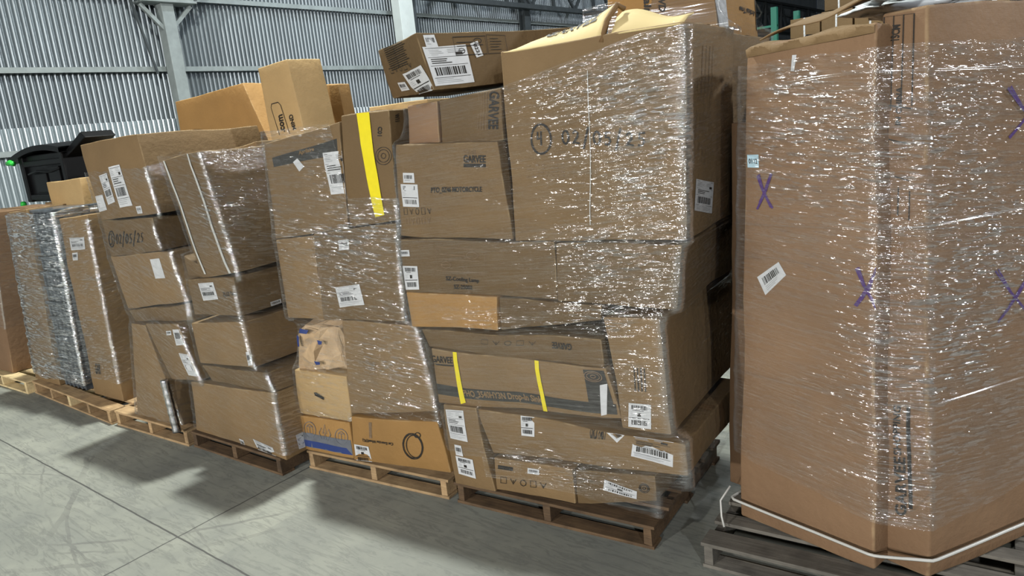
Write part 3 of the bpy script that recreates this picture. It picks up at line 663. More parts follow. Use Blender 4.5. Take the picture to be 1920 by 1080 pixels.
def grid_face(C, face, Q, x0, y0, x1, y1, off, V, F, M, mi, step=.07):
    """rectangle of label space mapped onto the carton's face, following its bulges"""
    TL, TR, BR, BL = Q
    def ab(s, t_): return tuple((1 - t_) * ((1 - s) * TL[i] + s * TR[i]) + t_ * ((1 - s) * BL[i] + s * BR[i]) for i in (0, 1))
    def P(s, t_): a, b = ab(s, t_); return C.S(face, a, b, off)
    nx = max(1, min(10, int((P(x1, y0) - P(x0, y0)).length / step))); ny = max(1, min(10, int((P(x0, y1) - P(x0, y0)).length / step))); i0 = len(V)
    for j in range(ny + 1):
        for i in range(nx + 1): V.append(tuple(P(x0 + (x1 - x0) * i / nx, y0 + (y1 - y0) * j / ny)))
    for j in range(ny):
        for i in range(nx):
            k = i0 + j * (nx + 1) + i; F.append([k, k + nx + 1, k + nx + 2, k + 1]); M.append(mi)
def decal(C, root, face, typ, Q, *args):
    V, F, M = [], [], []; TL, TR, BR, BL = Q
    def P(s, t_, off):
        a, b = tuple((1 - t_) * ((1 - s) * TL[i] + s * TR[i]) + t_ * ((1 - s) * BL[i] + s * BR[i]) for i in (0, 1)); return tuple(C.S(face, a, b, off))
    if typ == 'L':
        style = args[0]; pm = 'paperblue' if style == 'n0112' else 'paper'
        grid_face(C, face, Q, 0, 0, 1, 1, .0035, V, F, M, 0)
        o = link('shipping_label', V, F, [pm], root, M); o['label'] = 'white paper label stuck to the box'; V, F, M = [], [], []
        for x0, y0, x1, y1, mi in label_layout(style): grid_face(C, face, Q, x0, y0, x1, y1, .0045, V, F, M, mi, .15)
        if style[0] == 'n':
            tv, tf = text_mesh(style[1:]); i0 = len(V)
            for s_, t_ in tv:
                s_, t_ = (.12 + .76 * s_, .3 + .4 * t_) if style == 'n0112' else (.72 - .44 * t_, .1 + .8 * s_)
                V.append(P(s_, t_, .0045))
            for f in tf: F.append([i0 + k for k in f]); M.append(1)
        if F: link('barcode_print', V, F, [pm, 'print', 'greyink'], o, M)
        return o
    if typ == 'T':
        tv, tf = text_mesh(args[0]); V = [P(s_, t_, .004) for s_, t_ in tv]
        return link('printed_text', V, tf, args[1], root)
    if typ == 'K':
        w = float(args[1]); LW = (Vector(P(1, .5, 0)) - Vector(P(0, .5, 0))).length; LH = (Vector(P(.5, 1, 0)) - Vector(P(.5, 0, 0))).length
        for pl in strokes(args[0]):
            pts = [Vector((x * LW, y * LH)) for x, y in pl]; closed = (pts[0] - pts[-1]).length < 1e-6
            for k in range(len(pts)):
                pa = pts[k - 1] if k else (pts[-2] if closed else pts[0]); pb = pts[k + 1] if k < len(pts) - 1 else (pts[1] if closed else pts[-1]); d = (pb - pa)
                d = d.normalized() if d.length > 0 else Vector((1, 0)); nn = Vector((-d.y, d.x)) * w / 2 * random.uniform(.75, 1.15)
                for sg in (-1, 1): q = pts[k] + nn * sg; V.append(P(q.x / LW, q.y / LH, .0042))
                if k: i = len(V) - 4; F.append([i, i + 1, i + 3, i + 2])
        return link('marking', V, F, args[2], root)
    if typ == 'R':
        grid_face(C, face, Q, 0, 0, 1, 1, .0025, V, F, M, 0); return link('printed_band', V, F, args[0], root)
    if typ == 'S':
        grid_face(C, face, Q, 0, 0, 1, 1, .006, V, F, M, 0, .05); o = link({'yellow': 'yellow_tape', 'strap': 'strap', 'whitetape': 'packing_tape'}[args[0]], V, F, args[0], root)
        if args[0] == 'yellow': o['label'] = 'bright yellow plastic tape'
        return o

NEAR, SINK, DROP, TWO, ONE, FAR = 'nearest pallet on the right edge', 'big central pallet', 'pallet left of the big central one', 'x', 'y', 'z'
INFO = {
 'box4': ('kraft', 'huge brown box with circled 4 and handwritten date 02/05/25 on its front'),
 'four_back': ('kraft', 'brown box wrapped behind the huge box with the circled 4'),
 'garvee_side': ('kraft_dark', 'low brown box with sideways printed name, on top of the motorcycle box'),
 'crinkled': ('kraft_pink', 'small box under crinkled film beside the yellow-taped box, under the overhanging long box'),
 'moto': ('kraft', 'brown box printed MOTORCYCLE with two white labels'),
 'cooling': ('kraft_dark', 'wide brown box with framed print and white labels directly under the motorcycle box'),
 'dark_mid': ('kraft_dark', 'dark brown box under heavy glinting film below the huge box with the circled 4'),
 'slim': ('kraft_orange', 'plain slim box under the left half of the wide framed-print box'),
 'slim2': ('kraft_dark', 'thin dark box right of the plain slim box, behind glinting film'),
 'updown': ('kraft_dark', 'very low box with upside-down print, on top of the drop-in sink box'),
 'tall_side': ('kraft', 'deep box right of the drop-in sink box, barcode label at lower corner'),
 'sink': ('kraft', 'long brown box printed Drop-In Sink with dark band and two yellow tapes'),
 'bl': ('kraft', 'upright narrow box with three stacked white labels beside the cat wheel box'),
 'wide_low': ('kraft', 'wide low box with large shipping label, jutting over the pallet under the drop-in sink box'),
 'm1': ('kraft', 'small bottom box with row of handling symbols resting on the front deck board'),
 'm2': ('kraft_dark', 'bottom box with slanted label and printed ring beside the pallet corner'),
 'longbox': ('kraft_dark', 'long brown box with label 0221 tilted out over the top of the stacks'),
 'rearbox': ('kraft_orange', 'topmost box printed Artificial Tree with white tape down its corner'),
 'A': ('kraft_pink', 'very tall brown carton with purple X marks and blue 0112 sticker, lid flap raised'),
 'B': ('kraft_pink', 'very tall narrow carton with printed table reading 15CM beside the blue-stickered carton'),
 'A_back': ('kraft_pink', 'brown carton peeking out behind the left edge of the blue-stickered tall carton'),
 'apr': ('kraft', 'brown box with dark grey band across its top and large white label'),
 'c01': ('kraft_dark', 'upright box marked C01 with wide yellow tape down its front'),
 'b1': ('kraft', 'narrow box below the grey-banded box, left of the square two-label box'),
 'b2': ('kraft_dark', 'square box with two white labels directly under the yellow-taped upright box'),
 'torn': ('crumpled_paper', 'crushed torn cardboard piece with blue patches above the box with a handle hole'),
 'd3': ('kraft', 'large plain box on top of the cat exercise wheel box'),
 'hole': ('kraft_light', 'box with a dark hand hole in its front'),
 'blue': ('kraft_orange', 'box with blue stripe and round symbols at the bottom of its pallet'),
 'cat': ('kraft_orange', 'orange-brown box printed upside down Cat Exercise Wheel with drawn wheel'),
 'strap': ('kraft_dark', 'big leaning box with two pale straps down its front'),
 'strap_back': ('kraft', 'box hidden in film behind the big leaning strapped box'),
 'b2b': ('kraft_dark', 'low box with square white label directly under the leaning strapped box'),
 'small2': ('kraft_dark', 'little box squeezed under the foot of the leaning strapped box'),
 'c2b': ('kraft', 'smooth brown box with small corner sticker, second up from the bottom layers'),
 'flat2b': ('kraft_dark', 'flat brown box on top of the wide bottom box with tilted label'),
 'd2b': ('kraft', 'wide bottom box with tilted white label at its lower corner, on dark broken pallet'),
 'bk1': ('kraft_orange', 'open-faced orange brown box far behind, left of the .com box'),
 'com': ('kraft_light', 'tall pale box printed .com standing highest behind the leaning strapped box'),
 'smallbk': ('kraft_orange', 'small box peeking out right of the .com box'),
 'lab': ('kraft', 'large tilted box with three long white labels below the black plastic shell'),
 'date': ('kraft_dark', 'box with scribbled 3 and date under the box with three long labels'),
 'torn2a': ('kraft', 'brown box with a torn white oval label under the scribbled-date box'),
 'low2a': ('kraft_dark', 'thin dark layer box under the torn-label box'),
 'strips': ('kraft', 'tilted brown box with two strip labels standing over the silver film roll'),
 'bot2a': ('kraft', 'tall film-hazed box at the left end of the weathered pallet under the strip-labelled box'),
 't1': ('kraft', 'tall carton in heavily crinkled film with square label near its top'),
 't1b': ('kraft_dark', 'second tall carton behind the crinkled-film carton with square label'),
 's1top': ('kraft_light', 'open pale box under the black plastic shell'),
 's1top2': ('kraft_orange', 'small orange box beside the open pale box under the black shell'),
 'panel': ('kraft', 'tall thin brown carton left of the silvery plastic bundle'),
 'left0': ('kraft_pink', 'tall smooth carton cut off by the left border of the photo'),
}
CARTONS = {}
def place(stack): x, y, a = STACKS[stack]; return Vector((x, y, 0)), math.radians(a)
def to_world(stack, p): o, a = place(stack); return o + Vector((p[0] * math.cos(a) - p[1] * math.sin(a), p[0] * math.sin(a) + p[1] * math.cos(a), p[2]))
for n_, (k, (stk, v, q, d, sh)) in enumerate(BOXES.items()):
    if k in ('bundle', 'torn'): continue
    big = k in ('A', 'B'); C = Carton(q, v, d, sh, n_ + 1, *( (.006, .010, .012) if big else (.007, .0095, .007)))
    CARTONS[k] = C; o0, ang = place(stk); Vv, Ff = C.mesh()
    mat, lab = INFO[k]
    o = link('cardboard_box', Vv, Ff, mat, smooth=True, loc=to_world(stk, C.base), rz=ang)
    wa = o.data.attributes.new('wear', 'FLOAT', 'POINT'); wa.data.foreach_set('value', C.wear)
    tag(o, lab, 'box', {'S5': 'cartons on the nearest pallet', 'S4': 'boxes on the big central pallet', 'S4b': 'boxes on the big central pallet'}.get(stk, 'boxes on the pallets'))
    del o['group']
    C.obj = o; C.stk = stk
    for dd in DECALS.get(k, []): decal(C, o, *dd)
    # flap seam with packing tape along the top
    Vt, Ft, Mt = [], [], []
    if k not in ('A', 's1top', 'updown', 'slim2'):
        grid_face(C, 'top', [(.0 + .01, .54), (.99, .54), (.99, .46), (.01, .46)], 0, 0, 1, 1, .003, Vt, Ft, Mt, 0); link('packing_tape', Vt, Ft, 'kraft_inner', o)

# ------------------------------------------------------------ stretch film
def hull(P):
    P = sorted(set(P)); 
    def half(pts):
        h = []
        for p in pts:
            while len(h) > 1 and (h[-1][0] - h[-2][0]) * (p[1] - h[-2][1]) - (h[-1][1] - h[-2][1]) * (p[0] - h[-2][0]) <= 0: h.pop()
            h.append(p)
        return h
    a = half(P); b = half(P[::-1]); return a[:-1] + b[:-1]
def film(stk, keys, zlo, zhi, zmin, zmax, mat, label, ctr=None, nth=420, dz=.022, off=.016, wr=.006, seed=0, blobs=(), b0=.5):
    nz = int((zmax - zmin) / dz); zs = [zmin + dz * i for i in range(nz + 1)]
    if ctr is None:
        xs = [c[0] for k in keys for c in BOXES[k][2]]; vv = [BOXES[k][1] for k in keys] + [BOXES[k][1] + BOXES[k][3] for k in keys]; ctr = ((min(xs) + max(xs)) / 2, (min(vv) + max(vv)) / 2)
    rows = []
    for z in zs:
        P = []
        for k in keys:
            _, v, q, d, sh = BOXES[k]; TL, TR, BR, BL = q
            zt, zb = max(TL[1], TR[1]), min(BL[1], BR[1])
            if zb - .02 <= z <= zt + .015:
                f = lambda lo, hi: lo[0] + (hi[0] - lo[0]) * min(max((z - lo[1]) / (hi[1] - lo[1]), 0), 1)
                for j in (0, 1): P += [(round(f(BL, TL) + sh * d * j, 4), round(v + d * j, 4)), (round(f(BR, TR) + sh * d * j, 4), round(v + d * j, 4))]
        if len(P) < 3: rows.append(rows[-1][:] if rows else None); continue
        Hh = hull(P); r = []
        for i in range(nth):
            a = 2 * math.pi * i / nth; dx, dy = math.cos(a), math.sin(a); best = 0
            for e in range(len(Hh)):
                (x1, y1), (x2, y2) = Hh[e], Hh[(e + 1) % len(Hh)]; x1 -= ctr[0]; x2 -= ctr[0]; y1 -= ctr[1]; y2 -= ctr[1]
                ex, ey = x2 - x1, y2 - y1; den = dx * ey - dy * ex
                if abs(den) < 1e-9: continue
                tt = (x1 * ey - y1 * ex) / den; uu = (x1 * dy - y1 * dx) / den
                if tt > 0 and -1e-6 <= uu <= 1 + 1e-6: best = max(best, tt)
            r.append(best)
        r = [max(r[i - 1], r[i], r[(i + 1) % nth]) for i in range(nth)]
        rows.append(r)
    first = next(r for r in rows if r); rows = [r or first for r in rows]
    sm = []
    for j in range(len(rows)):
        acc = [0] * nth; wt = 0
        for k in range(-4, 5):
            jj = min(max(j + k, 0), len(rows) - 1); w_ = math.exp(-k * k / 8.0); wt += w_; rr = rows[jj]
            for i in range(nth): acc[i] += rr[i] * w_
        sm.append([max(rows[j][i], acc[i] / wt) for i in range(nth)])
    V = []; UV = []
    per = [0]
    mid = sm[len(sm) // 2]
    for i in range(nth):
        a0, a1 = 2 * math.pi * i / nth, 2 * math.pi * (i + 1) / nth; r0, r1 = mid[i], mid[(i + 1) % nth]
        per.append(per[-1] + math.hypot(r0 * math.cos(a0) - r1 * math.cos(a1), r0 * math.sin(a0) - r1 * math.sin(a1)))
    def rad(i, z):
        f = min(max((z - zmin) / dz, 0), nz - 1e-6); j = int(f); f -= j; return sm[j][i % nth] * (1 - f) + sm[min(j + 1, nz)][i % nth] * f
    ZZ = []
    for j in range(nz + 1):
        for i in range(nth):
            a = 2 * math.pi * i / nth; rm = rad(i, (zmin + zmax) / 2); x0, y0 = ctr[0] + rm * math.cos(a), ctr[1] + rm * math.sin(a)
            jag = noise.noise(Vector((per[i] * 3, seed, 0))) * .03 + noise.noise(Vector((per[i] * 14, seed, 3))) * .008
            lo, hi = max(zlo(x0, y0) + jag, zmin), min(zhi(x0, y0) + jag, zmax); z = lo + (hi - lo) * j / nz
            q = Vector((per[i] * 2.2, z * 16, seed * 5)); w_ = noise.noise(q) * .6 + noise.noise(Vector((per[i] * 5, z * 45 + per[i] * 3, seed))) * .5
            r = rad(i, z) + off + wr * (w_ + .6); ZZ.append(z)
            V.append((ctr[0] + r * math.cos(a), ctr[1] + r * math.sin(a), z))
    F = [[j * nth + i, j * nth + (i + 1) % nth, (j + 1) * nth + (i + 1) % nth, (j + 1) * nth + i] for j in range(nz) for i in range(nth)]
    o0, ang = place(stk)
    o = link('stretch_film', V, F, mat, smooth=True, loc=o0, rz=ang)
    uvl = o.data.uv_layers.new(name='film'); k = 0; buf = [0.0] * (len(o.data.loops) * 2)
    for li, lp in enumerate(o.data.loops):
        vi = lp.vertex_index; i = vi % nth; buf[2 * li] = per[i]; buf[2 * li + 1] = ZZ[vi]
    uvl.data.foreach_set('uv', buf)
    at_ = o.data.attributes.new('crease', 'FLOAT', 'POINT'); cv = []
    for j in range(nz + 1):
        for i in range(nth):
            pv = lambda q: Vector(V[j * nth + q % nth][:2])
            e1 = pv(i) - pv(i - 3); e2 = pv(i + 3) - pv(i); cv.append(min(1, max(0, 1 - e1.normalized().dot(e2.normalized()) - .04) * 3.0) if e1.length > 0 and e2.length > 0 else 0)
    at_.data.foreach_set('value', cv)
    ab_ = o.data.attributes.new('glint_bunch', 'FLOAT', 'POINT')  # film bunching weight, painted higher where glints should show
    ab_.data.foreach_set('value', [min(1.2, b0 + sum(s_ * math.exp(-((x - cx) / rx) ** 2 - ((z - cz) / rz) ** 2) for cx, cz, rx, rz, s_ in blobs)) for x, y, z in V])
    tag(o, label, 'plastic film')
    def at(i, z, extra=.004):
        j = min(max(int((z - zmin) / dz), 0), nz); r = sm[j][i % nth] + off + wr + extra; a = 2 * math.pi * i / nth; return (ctr[0] + r * math.cos(a), ctr[1] + r * math.sin(a), z)
    def rope(zf, rad, name='film_rope', matr='film_rope', i0=0, i1=None):
        mb = MB(); pts = []
        for i in range(i0, (nth if i1 is None else i1) + 1, 2):
            p0 = at(i, zmin); z = zf(at(i, .9)[0], at(i, .9)[1]); pts.append(at(i, z))
        mb.tube(pts, rad, 5); return mb.build(name, matr, o, True)
    o2 = o; return o2, rope, at, nth
SM = lambda x, a, b: min(max((x - a) / (b - a), 0), 1)
F4, rope4, at4, _ = film('S4', ['box4', 'four_back', 'garvee_side', 'crinkled', 'moto', 'cooling', 'dark_mid', 'slim', 'slim2', 'updown', 'tall_side', 'sink', 'bl', 'wide_low', 'm1', 'm2', 'rearbox'],
     lambda x, y: .235 - .06 * SM(x, .8, 1.3) + (.12 if x < .28 and y < .3 else 0), lambda x, y: (2.25 + .17 * SM(x, .55, 1.45)) + .30 * SM(y, .5, .75) * SM(x, .6, 1.2), .14, 2.72, 'film_heavy',
     'glinting clear stretch film around the stack with the circled 4 box', seed=1, wr=.008, b0=.05, blobs=((1.3, 2.12, .32, .30, .9), (.95, 2.28, .30, .09, .8), (1.15, 1.42, .30, .14, 1.1), (1.3, 1.75, .14, .3, .7), (1.05, 1.17, .25, .07, .9), (.72, .36, .32, .10, 1.1), (1.2, .88, .12, .2, .7), (.9, 1.53, .35, .03, .7), (.35, 1.12, .3, .06, .5)))
F5, rope5, at5, _ = film('S5', ['A', 'B'], lambda x, y: .50 - .14 * SM(x, 0, .75) + .25 * SM(x, .8, 1.3), lambda x, y: 2.24 - .02 * x + .22 * SM(x, .95, 1.3), .30, 2.34, 'film_hazy', 'hazy stretch film around the very tall cartons with purple X marks', seed=2, off=.030, b0=.28, blobs=((.40, 1.98, .30, .22, 1.0), (.75, 1.7, .2, .4, .6), (.72, 1.15, .2, .18, .6), (.76, .8, .13, .5, .6), (.95, 1.3, .2, .9, .45)))
F3, rope3, at3, _ = film('S3', ['apr', 'c01', 'b1', 'b2', 'torn', 'd3', 'hole'], lambda x, y: .40, lambda x, y: 2.19 - .42 * SM(x, .66, .72) * SM(y, .2, .1), .36, 2.24, 'film_hazy', 'crackled stretch film around the stack with the grey-banded box', seed=3, b0=.5, blobs=((.6, 1.58, .5, .07, .9), (.7, 1.35, .3, .25, .5), (.1, 1.6, .12, .2, .5), (.8, .8, .3, .05, .5)))
F2b, _, _, _ = film('S2b', ['strap', 'strap_back', 'b2b', 'small2', 'c2b', 'flat2b', 'd2b'], lambda x, y: .17, lambda x, y: 2.11, .14, 2.2, 'film', 'stretch film around the stack with the leaning strapped box', seed=4, b0=.20, blobs=((.95, 1.75, .25, .35, 1.1), (.98, .9, .10, .3, .6), (1.12, .4, .08, .3, .8), (.8, 1.2, .2, .08, .6)))
F2a, _, _, _ = film('S2a', ['lab', 'date', 'torn2a', 'low2a', 'strips', 'bot2a'], lambda x, y: .16, lambda x, y: 2.05, .14, 2.2, 'film_left', 'stretch film around the stack with the three-label box', seed=5, b0=.5)
F1, _, _, _ = film('S1', ['t1', 't1b'], lambda x, y: .30, lambda x, y: 1.69, .2, 1.72, 'film_heavy', 'crinkled stretch film around the tall carton with the square label', seed=6, wr=.012, b0=.75)
F0b, _, _, _ = film('S0b', ['panel', 'bundle'], lambda x, y: .20, lambda x, y: 1.75, .14, 1.8, 'film_silver', 'bright silvery stretch film around the dark bundle', seed=7, wr=.02, b0=.9)
F0, _, _, _ = film('S0', ['left0'], lambda x, y: .62, lambda x, y: 1.72, .5, 1.76, 'film_hazy', 'stretch film around the carton at the left border of the photo', seed=8)
# twisted film ropes and the white band low on the nearest cartons
rope5(lambda x, y: .895, .007); rope5(lambda x, y: 1.575 + .01 * x, .006); rope5(lambda x, y: 2.10 + .05 * math.sin(x * 3), .007)
rope5(lambda x, y: .235, .0075, 'packing_band', 'strap'); rope5(lambda x, y: 1.22 + .22 * math.sin(x * 2.4 + 1), .006)
rope4(lambda x, y: (2.25 + .17 * SM(x, .55, 1.45)) + .30 * SM(y, .5, .75) * SM(x, .6, 1.2), .005); rope3(lambda x, y: 1.565, .006); rope4(lambda x, y: 1.535, .004)

# ------------------------------------------------------------ pallets
def pallet(x, y, ang, L, D, mat, label, ns=3, nd=6, fresh=None, skip=()):
    rt = empty('wooden_pallet', (x, y, 0), math.radians(ang)); tag(rt, label, 'pallet')
    R = random.Random(int(abs(x) * 100))
    for i in range(3):
        mb = MB(); yy = (D - .10) * i / 2; mb.box(0, L, yy, yy + .10, 0, .016, jit=.001); mb.build('bottom_board', mat, rt, bevel=.002)
    for i in range(ns):
        xx = (L - .045) * i / (ns - 1) * .985 + .008; mb = MB(); mb.box(xx, xx + .042, .004, D - .004, .016, .107, jit=.002); mb.build('stringer', fresh if fresh and i in (2,) else mat, rt, bevel=.003)
    for i in range(nd):
        if i in skip: continue
        w_ = .125 if i in (0, nd - 1) else .09; yy = (D - w_) * i / (nd - 1); mb = MB()
        mb.box(-R.uniform(0, .012), L + R.uniform(0, .012), yy, yy + w_, .108, .126, jit=.0015); mb.build('deck_board', mat, rt, bevel=.002)
    return rt
pallet(-2.78, 2.74, 5.3, 1.20, 1.05, 'wood_dark', 'dark-stained pallet under the stack with the circled 4 box')
pallet(-3.99, 2.61, 6.5, 1.15, 1.05, 'wood', 'light wooden pallet under the cat exercise wheel box')
pallet(-5.12, 2.42, 1.5, 1.06, 1.05, 'wood_dark', 'dark broken pallet under the box with the tilted corner label')
pallet(-6.20, 2.35, 3, 1.04, 1.05, 'wood', 'pallet with thin slats casting the large dark shadow beside it')
pallet(-7.97, 2.36, -1, 1.72, 1.05, 'wood', 'long empty-ended pallet with broken pale wood, under the crinkled-film carton', ns=5, fresh='wood_fresh')
pallet(-9.20, 2.27, 2, 1.2, 1.05, 'wood_fresh', 'pale pallet at the left border of the photo')
pallet(-1.33, 2.84, 4, 1.25, 1.10, 'wood_grey', 'grey weathered pallet under the very tall cartons with purple X marks')

# ------------------------------------------------------------ special things in the stacks
def crumple(name, q, v, d, mat, amp, stk, seed, n=14, parent=None, extra=()):
    C = Carton(q, v, d, 0, seed, .02, amp, .03); V, F = C.mesh()
    V = [tuple(Vector(p) + noise.noise_vector(Vector(p) * 14 + Vector((seed, 0, 0))) * amp * .9) for p in V]
    o0, a = place(stk); o = link(name, V, F, mat, smooth=False, loc=to_world(stk, C.base), rz=a, parent=parent); return o, C
k = BOXES['torn']; o, C = crumple('torn_cardboard', k[2], k[1], k[3], 'crumpled_paper', .045, 'S3', 51); tag(o, INFO['torn'][1], 'cardboard')
for (x0, y0, x1, y1) in ((.02, .55, .12, .8), (.1, .85, .35, .97), (.45, .2, .55, .3), (.6, .62, .7, .72)):
    V, F, M = [], [], []; grid_face(C, 'front', [(x0, y1), (x1, y1 - .04), (x1 - .02, y0), (x0 + .01, y0)], 0, 0, 1, 1, .028, V, F, M, 0, .02); link('blue_patch', V, F, 'blue', o)
# dark plastic bundle under silvery film: nested ribbed plastic trays
_, v, q, d, _ = BOXES['bundle']; TL, TR, BR, BL = q; o0, a = place('S0b')
b0 = empty('plastic_bundle', to_world('S0b', (BL[0], v, .127)), a); tag(b0, 'bundle of nested dark plastic trays under bright silvery film', 'plastic bundle')
nt_ = 12; hh = (TL[1] - .13) / nt_
for i in range(nt_):
    f = (i + .5) / nt_; xl = (BL[0] + (TL[0] - BL[0]) * f) - BL[0]; xr = (BR[0] + (TR[0] - BR[0]) * f) - BL[0]; mb = MB(); z = hh * i + .002
    j = random.uniform(-.015, .015); mb.box(xl + .02, xr - .02, .02 + j, d - .03, z, z + hh * .72); mb.box(xl, xr, j, d, z + hh * .74, z + hh * .94)
    for kk in range(7): xx = xl + .03 + (xr - xl - .07) * kk / 6; mb.box(xx, xx + .02, .005 + j, .03 + j, z, z + hh * .74)
    mb.build('tray', 'dark_bundle', b0, bevel=.006)
# black plastic shell on the far stack
sh = empty('plastic_shell', (-8.74, 3.4, 1.76)); tag(sh, 'black moulded plastic shell with green knobs standing behind the boxes', 'plastic toy')
mb = MB(); n = 16
for i in range(n):
    f0, f1 = i / n, (i + 1) / n; xx = lambda f: -.78 + 1.40 * f; zc = lambda f: .42 + .17 * math.sin(math.pi * (.12 + .62 * f))
    i0 = len(mb.v)
    for f in (f0, f1):
        for yy, dz in ((-.28, 0), (.28, .03), (.28, -.04), (-.28, -.055)): mb.v.append((xx(f), yy, zc(f) + dz))
    for f in ((0, 4, 5, 1), (1, 5, 6, 2), (2, 6, 7, 3), (3, 7, 4, 0)): mb.f.append([i0 + c for c in f]); mb.m.append(0)
mb.build('roof_panel', 'black_plastic', sh)
mb = MB(); mb.box(-.56, .52, -.2, .22, .0, .50); mb.box(-.60, -.50, -.24, .24, 0, .52); mb.box(.48, .56, -.24, .24, 0, .50); mb.box(-.50, .5, -.235, -.2, .02, .08); mb.box(-.5, .5, -.235, -.2, .38, .44); mb.build('body', 'black_plastic', sh, bevel=.01)
mb = MB(); mb.box(-.30, .02, -.225, -.19, .10, .30); mb.box(.12, .40, -.235, -.19, .16, .36); mb.tube([(-.4, -.24, .3), (-.1, -.26, .33), (.2, -.25, .31), (.45, -.24, .34)], .012); mb.build('moulded_panel', 'black_plastic', sh, bevel=.008)
mb = MB(); mb.tube([(-.76, -.29, .44), (-.66, -.3, .45), (-.60, -.29, .43)], .028, 8); o = mb.build('knob', 'green_plastic', sh, True); o['label'] = 'bright green knob'; mb = MB(); mb.tube([(-.62, -.28, .0), (-.6, -.29, -.03)], .03, 8); o = mb.build('knob', 'green_plastic', sh, True); o['label'] = 'bright green knob'
mb = MB(); mb.tube([(-.55, -.26, -.13), (-.45, -.27, -.20), (-.5, -.26, -.28), (-.58, -.26, -.33)], .045, 7); o = mb.build('bracket', 'blue_plastic', sh, True); o['label'] = 'dark blue bracket'
mb = MB(); i0 = 0; mb.v += [(.45, -.2, .46), (1.0, -.2, .66), (1.08, -.2, .60), (.45, -.2, .40), (.45, .1, .46), (1.0, .1, .66), (1.08, .1, .60), (.45, .1, .40)]
for f in ((0, 1, 2, 3), (7, 6, 5, 4), (0, 4, 5, 1), (1, 5, 6, 2), (2, 6, 7, 3), (3, 7, 4, 0)): mb.f.append(list(f)); mb.m.append(0)
mb.build('rear_fin', 'black_plastic', sh, bevel=.01)

# upright silver film roll between the two bottom boxes
mb = MB(); p0 = Vector((-5.17, 2.345, .14)); mb.tube([p0 + Vector((-.03 * s, 0, .40 * s)) for s in [i / 40 for i in range(41)]], lambda k: .030 + .0015 * math.sin(k * .9), 12)
o = mb.build('film_tube', 'silver', None, True); tag(o, 'shiny silver strip of bunched film between two bottom boxes', 'plastic film')

# open lid of the tall blue-stickered carton
C = CARTONS['A']; root = C.obj
V, F, M = [], [], []; mb = MB(); tl, tr = C.S('front', .0, 1), C.S('front', 1, 1); D_ = C.D
nx = 12
for i in range(nx + 1):
    f = i / nx; base = tl.lerp(tr, f) + Vector((0, .34, .075 + .07 * f))
    for dy, dz in ((-.26, -.035 + .012 * math.sin(f * 9)), (.0, .025 + .01 * math.sin(f * 14)), (.25, .06), (.25, .054), (0, .018), (-.26, -.041 + .012 * math.sin(f * 9))): mb.v.append(tuple(base + Vector((0, dy, dz))))
for i in range(nx):
    for j in range(6): a_, b_ = i * 6 + j, i * 6 + (j + 1) % 6; mb.f.append([a_, b_, b_ + 6, a_ + 6]); mb.m.append(0)
mb.build('lid_flap', 'kraft', root, True)
# folded, crushed rim at the front
mb = MB()
for i in range(25):
    f = i / 24; p = tl.lerp(tr, f); 
    for dy, dz in ((-.012, -.03), (-.020 - .006 * math.sin(f * 23), .0 + .006 * math.sin(f * 17)), (.012, .012 + .008 * math.sin(f * 11)), (.04, .002), (.01, .004)): mb.v.append(tuple(p + Vector((0, dy, dz))))
for i in range(24):
    for j in range(4): a_ = i * 5 + j; mb.f.append([a_, a_ + 1, a_ + 6, a_ + 5]); mb.m.append(0)
mb.build('crushed_rim', 'kraft', root, True)
# white plastic bags lying on the lid
def blob(name, c, sx_, sy, sz, mat, seed, amp=.35, n=20):
    V = []; F = []
    for i in range(n + 1):
        for j in range(n * 2):
            th = math.pi * i / n; ph = math.pi * j / n; p = Vector((math.sin(th) * math.cos(ph), math.sin(th) * math.sin(ph), math.cos(th)))
            r = 1 + amp * noise.noise(p * 2 + Vector((seed, 0, 0))) + amp * .5 * noise.noise(p * 6 + Vector((seed, 3, 0))); V.append((p.x * r * sx_, p.y * r * sy, p.z * r * sz))
    for i in range(n):
        for j in range(n * 2): a_ = i * n * 2 + j; b_ = i * n * 2 + (j + 1) % (n * 2); F.append([a_, a_ + n * 2, b_ + n * 2, b_])
    return link(name, V, F, mat, smooth=True, loc=c)
bp = to_world('S5', (.42, .78, 2.43)); tag(blob('plastic_bag', bp, .30, .16, .055, 'bag_white', 3), 'crumpled white plastic bag lying on the raised lid flap', 'plastic bag')
bp = to_world('S5', (.56, 1.15, 2.56)); tag(blob('plastic_bag', bp, .16, .12, .09, 'bag_white', 8), 'taller white plastic bag behind the raised lid flap', 'plastic bag')
# torn flaps on the huge box with the circled 4
C = CARTONS['box4']; root = C.obj
def flap(p, q, back, h0, h1, name, nseg=14, txt=None):
    mb = MB()
    for i in range(nseg + 1):
        f = i / nseg; b = Vector(p).lerp(Vector(q), f); hgt = h0 + (h1 - h0) * f + .012 * math.sin(f * 7)
        for dy, dz in ((0, 0), (back * .5, hgt * .7), (back, hgt), (back, hgt - .006), (back * .5, hgt * .7 - .006), (0, -.006)): mb.v.append((b.x, b.y + dy, b.z + dz))
    for i in range(nseg):
        for j in range(6): a_, b_ = i * 6 + j, i * 6 + (j + 1) % 6; mb.f.append([a_, b_, b_ + 6, a_ + 6]); mb.m.append(0)
    mb.f += [[5, 4, 3, 2, 1, 0], [nseg * 6 + c for c in range(6)]]; mb.m += [0, 0]
    o = mb.build(name, 'kraft_pale', root, True); o['label'] = 'pale torn flap with dark print'; return o
a0, a1, a2 = C.S('front', .02, .995), C.S('front', .60, .995), C.S('front', .99, .995)
flap(a0, a1, .16, .01, .135, 'torn_flap'); flap(C.S('front', .64, .995), a2, .14, .10, .04, 'torn_flap')
tv, tf = text_mesh('GARVEE')
V = []
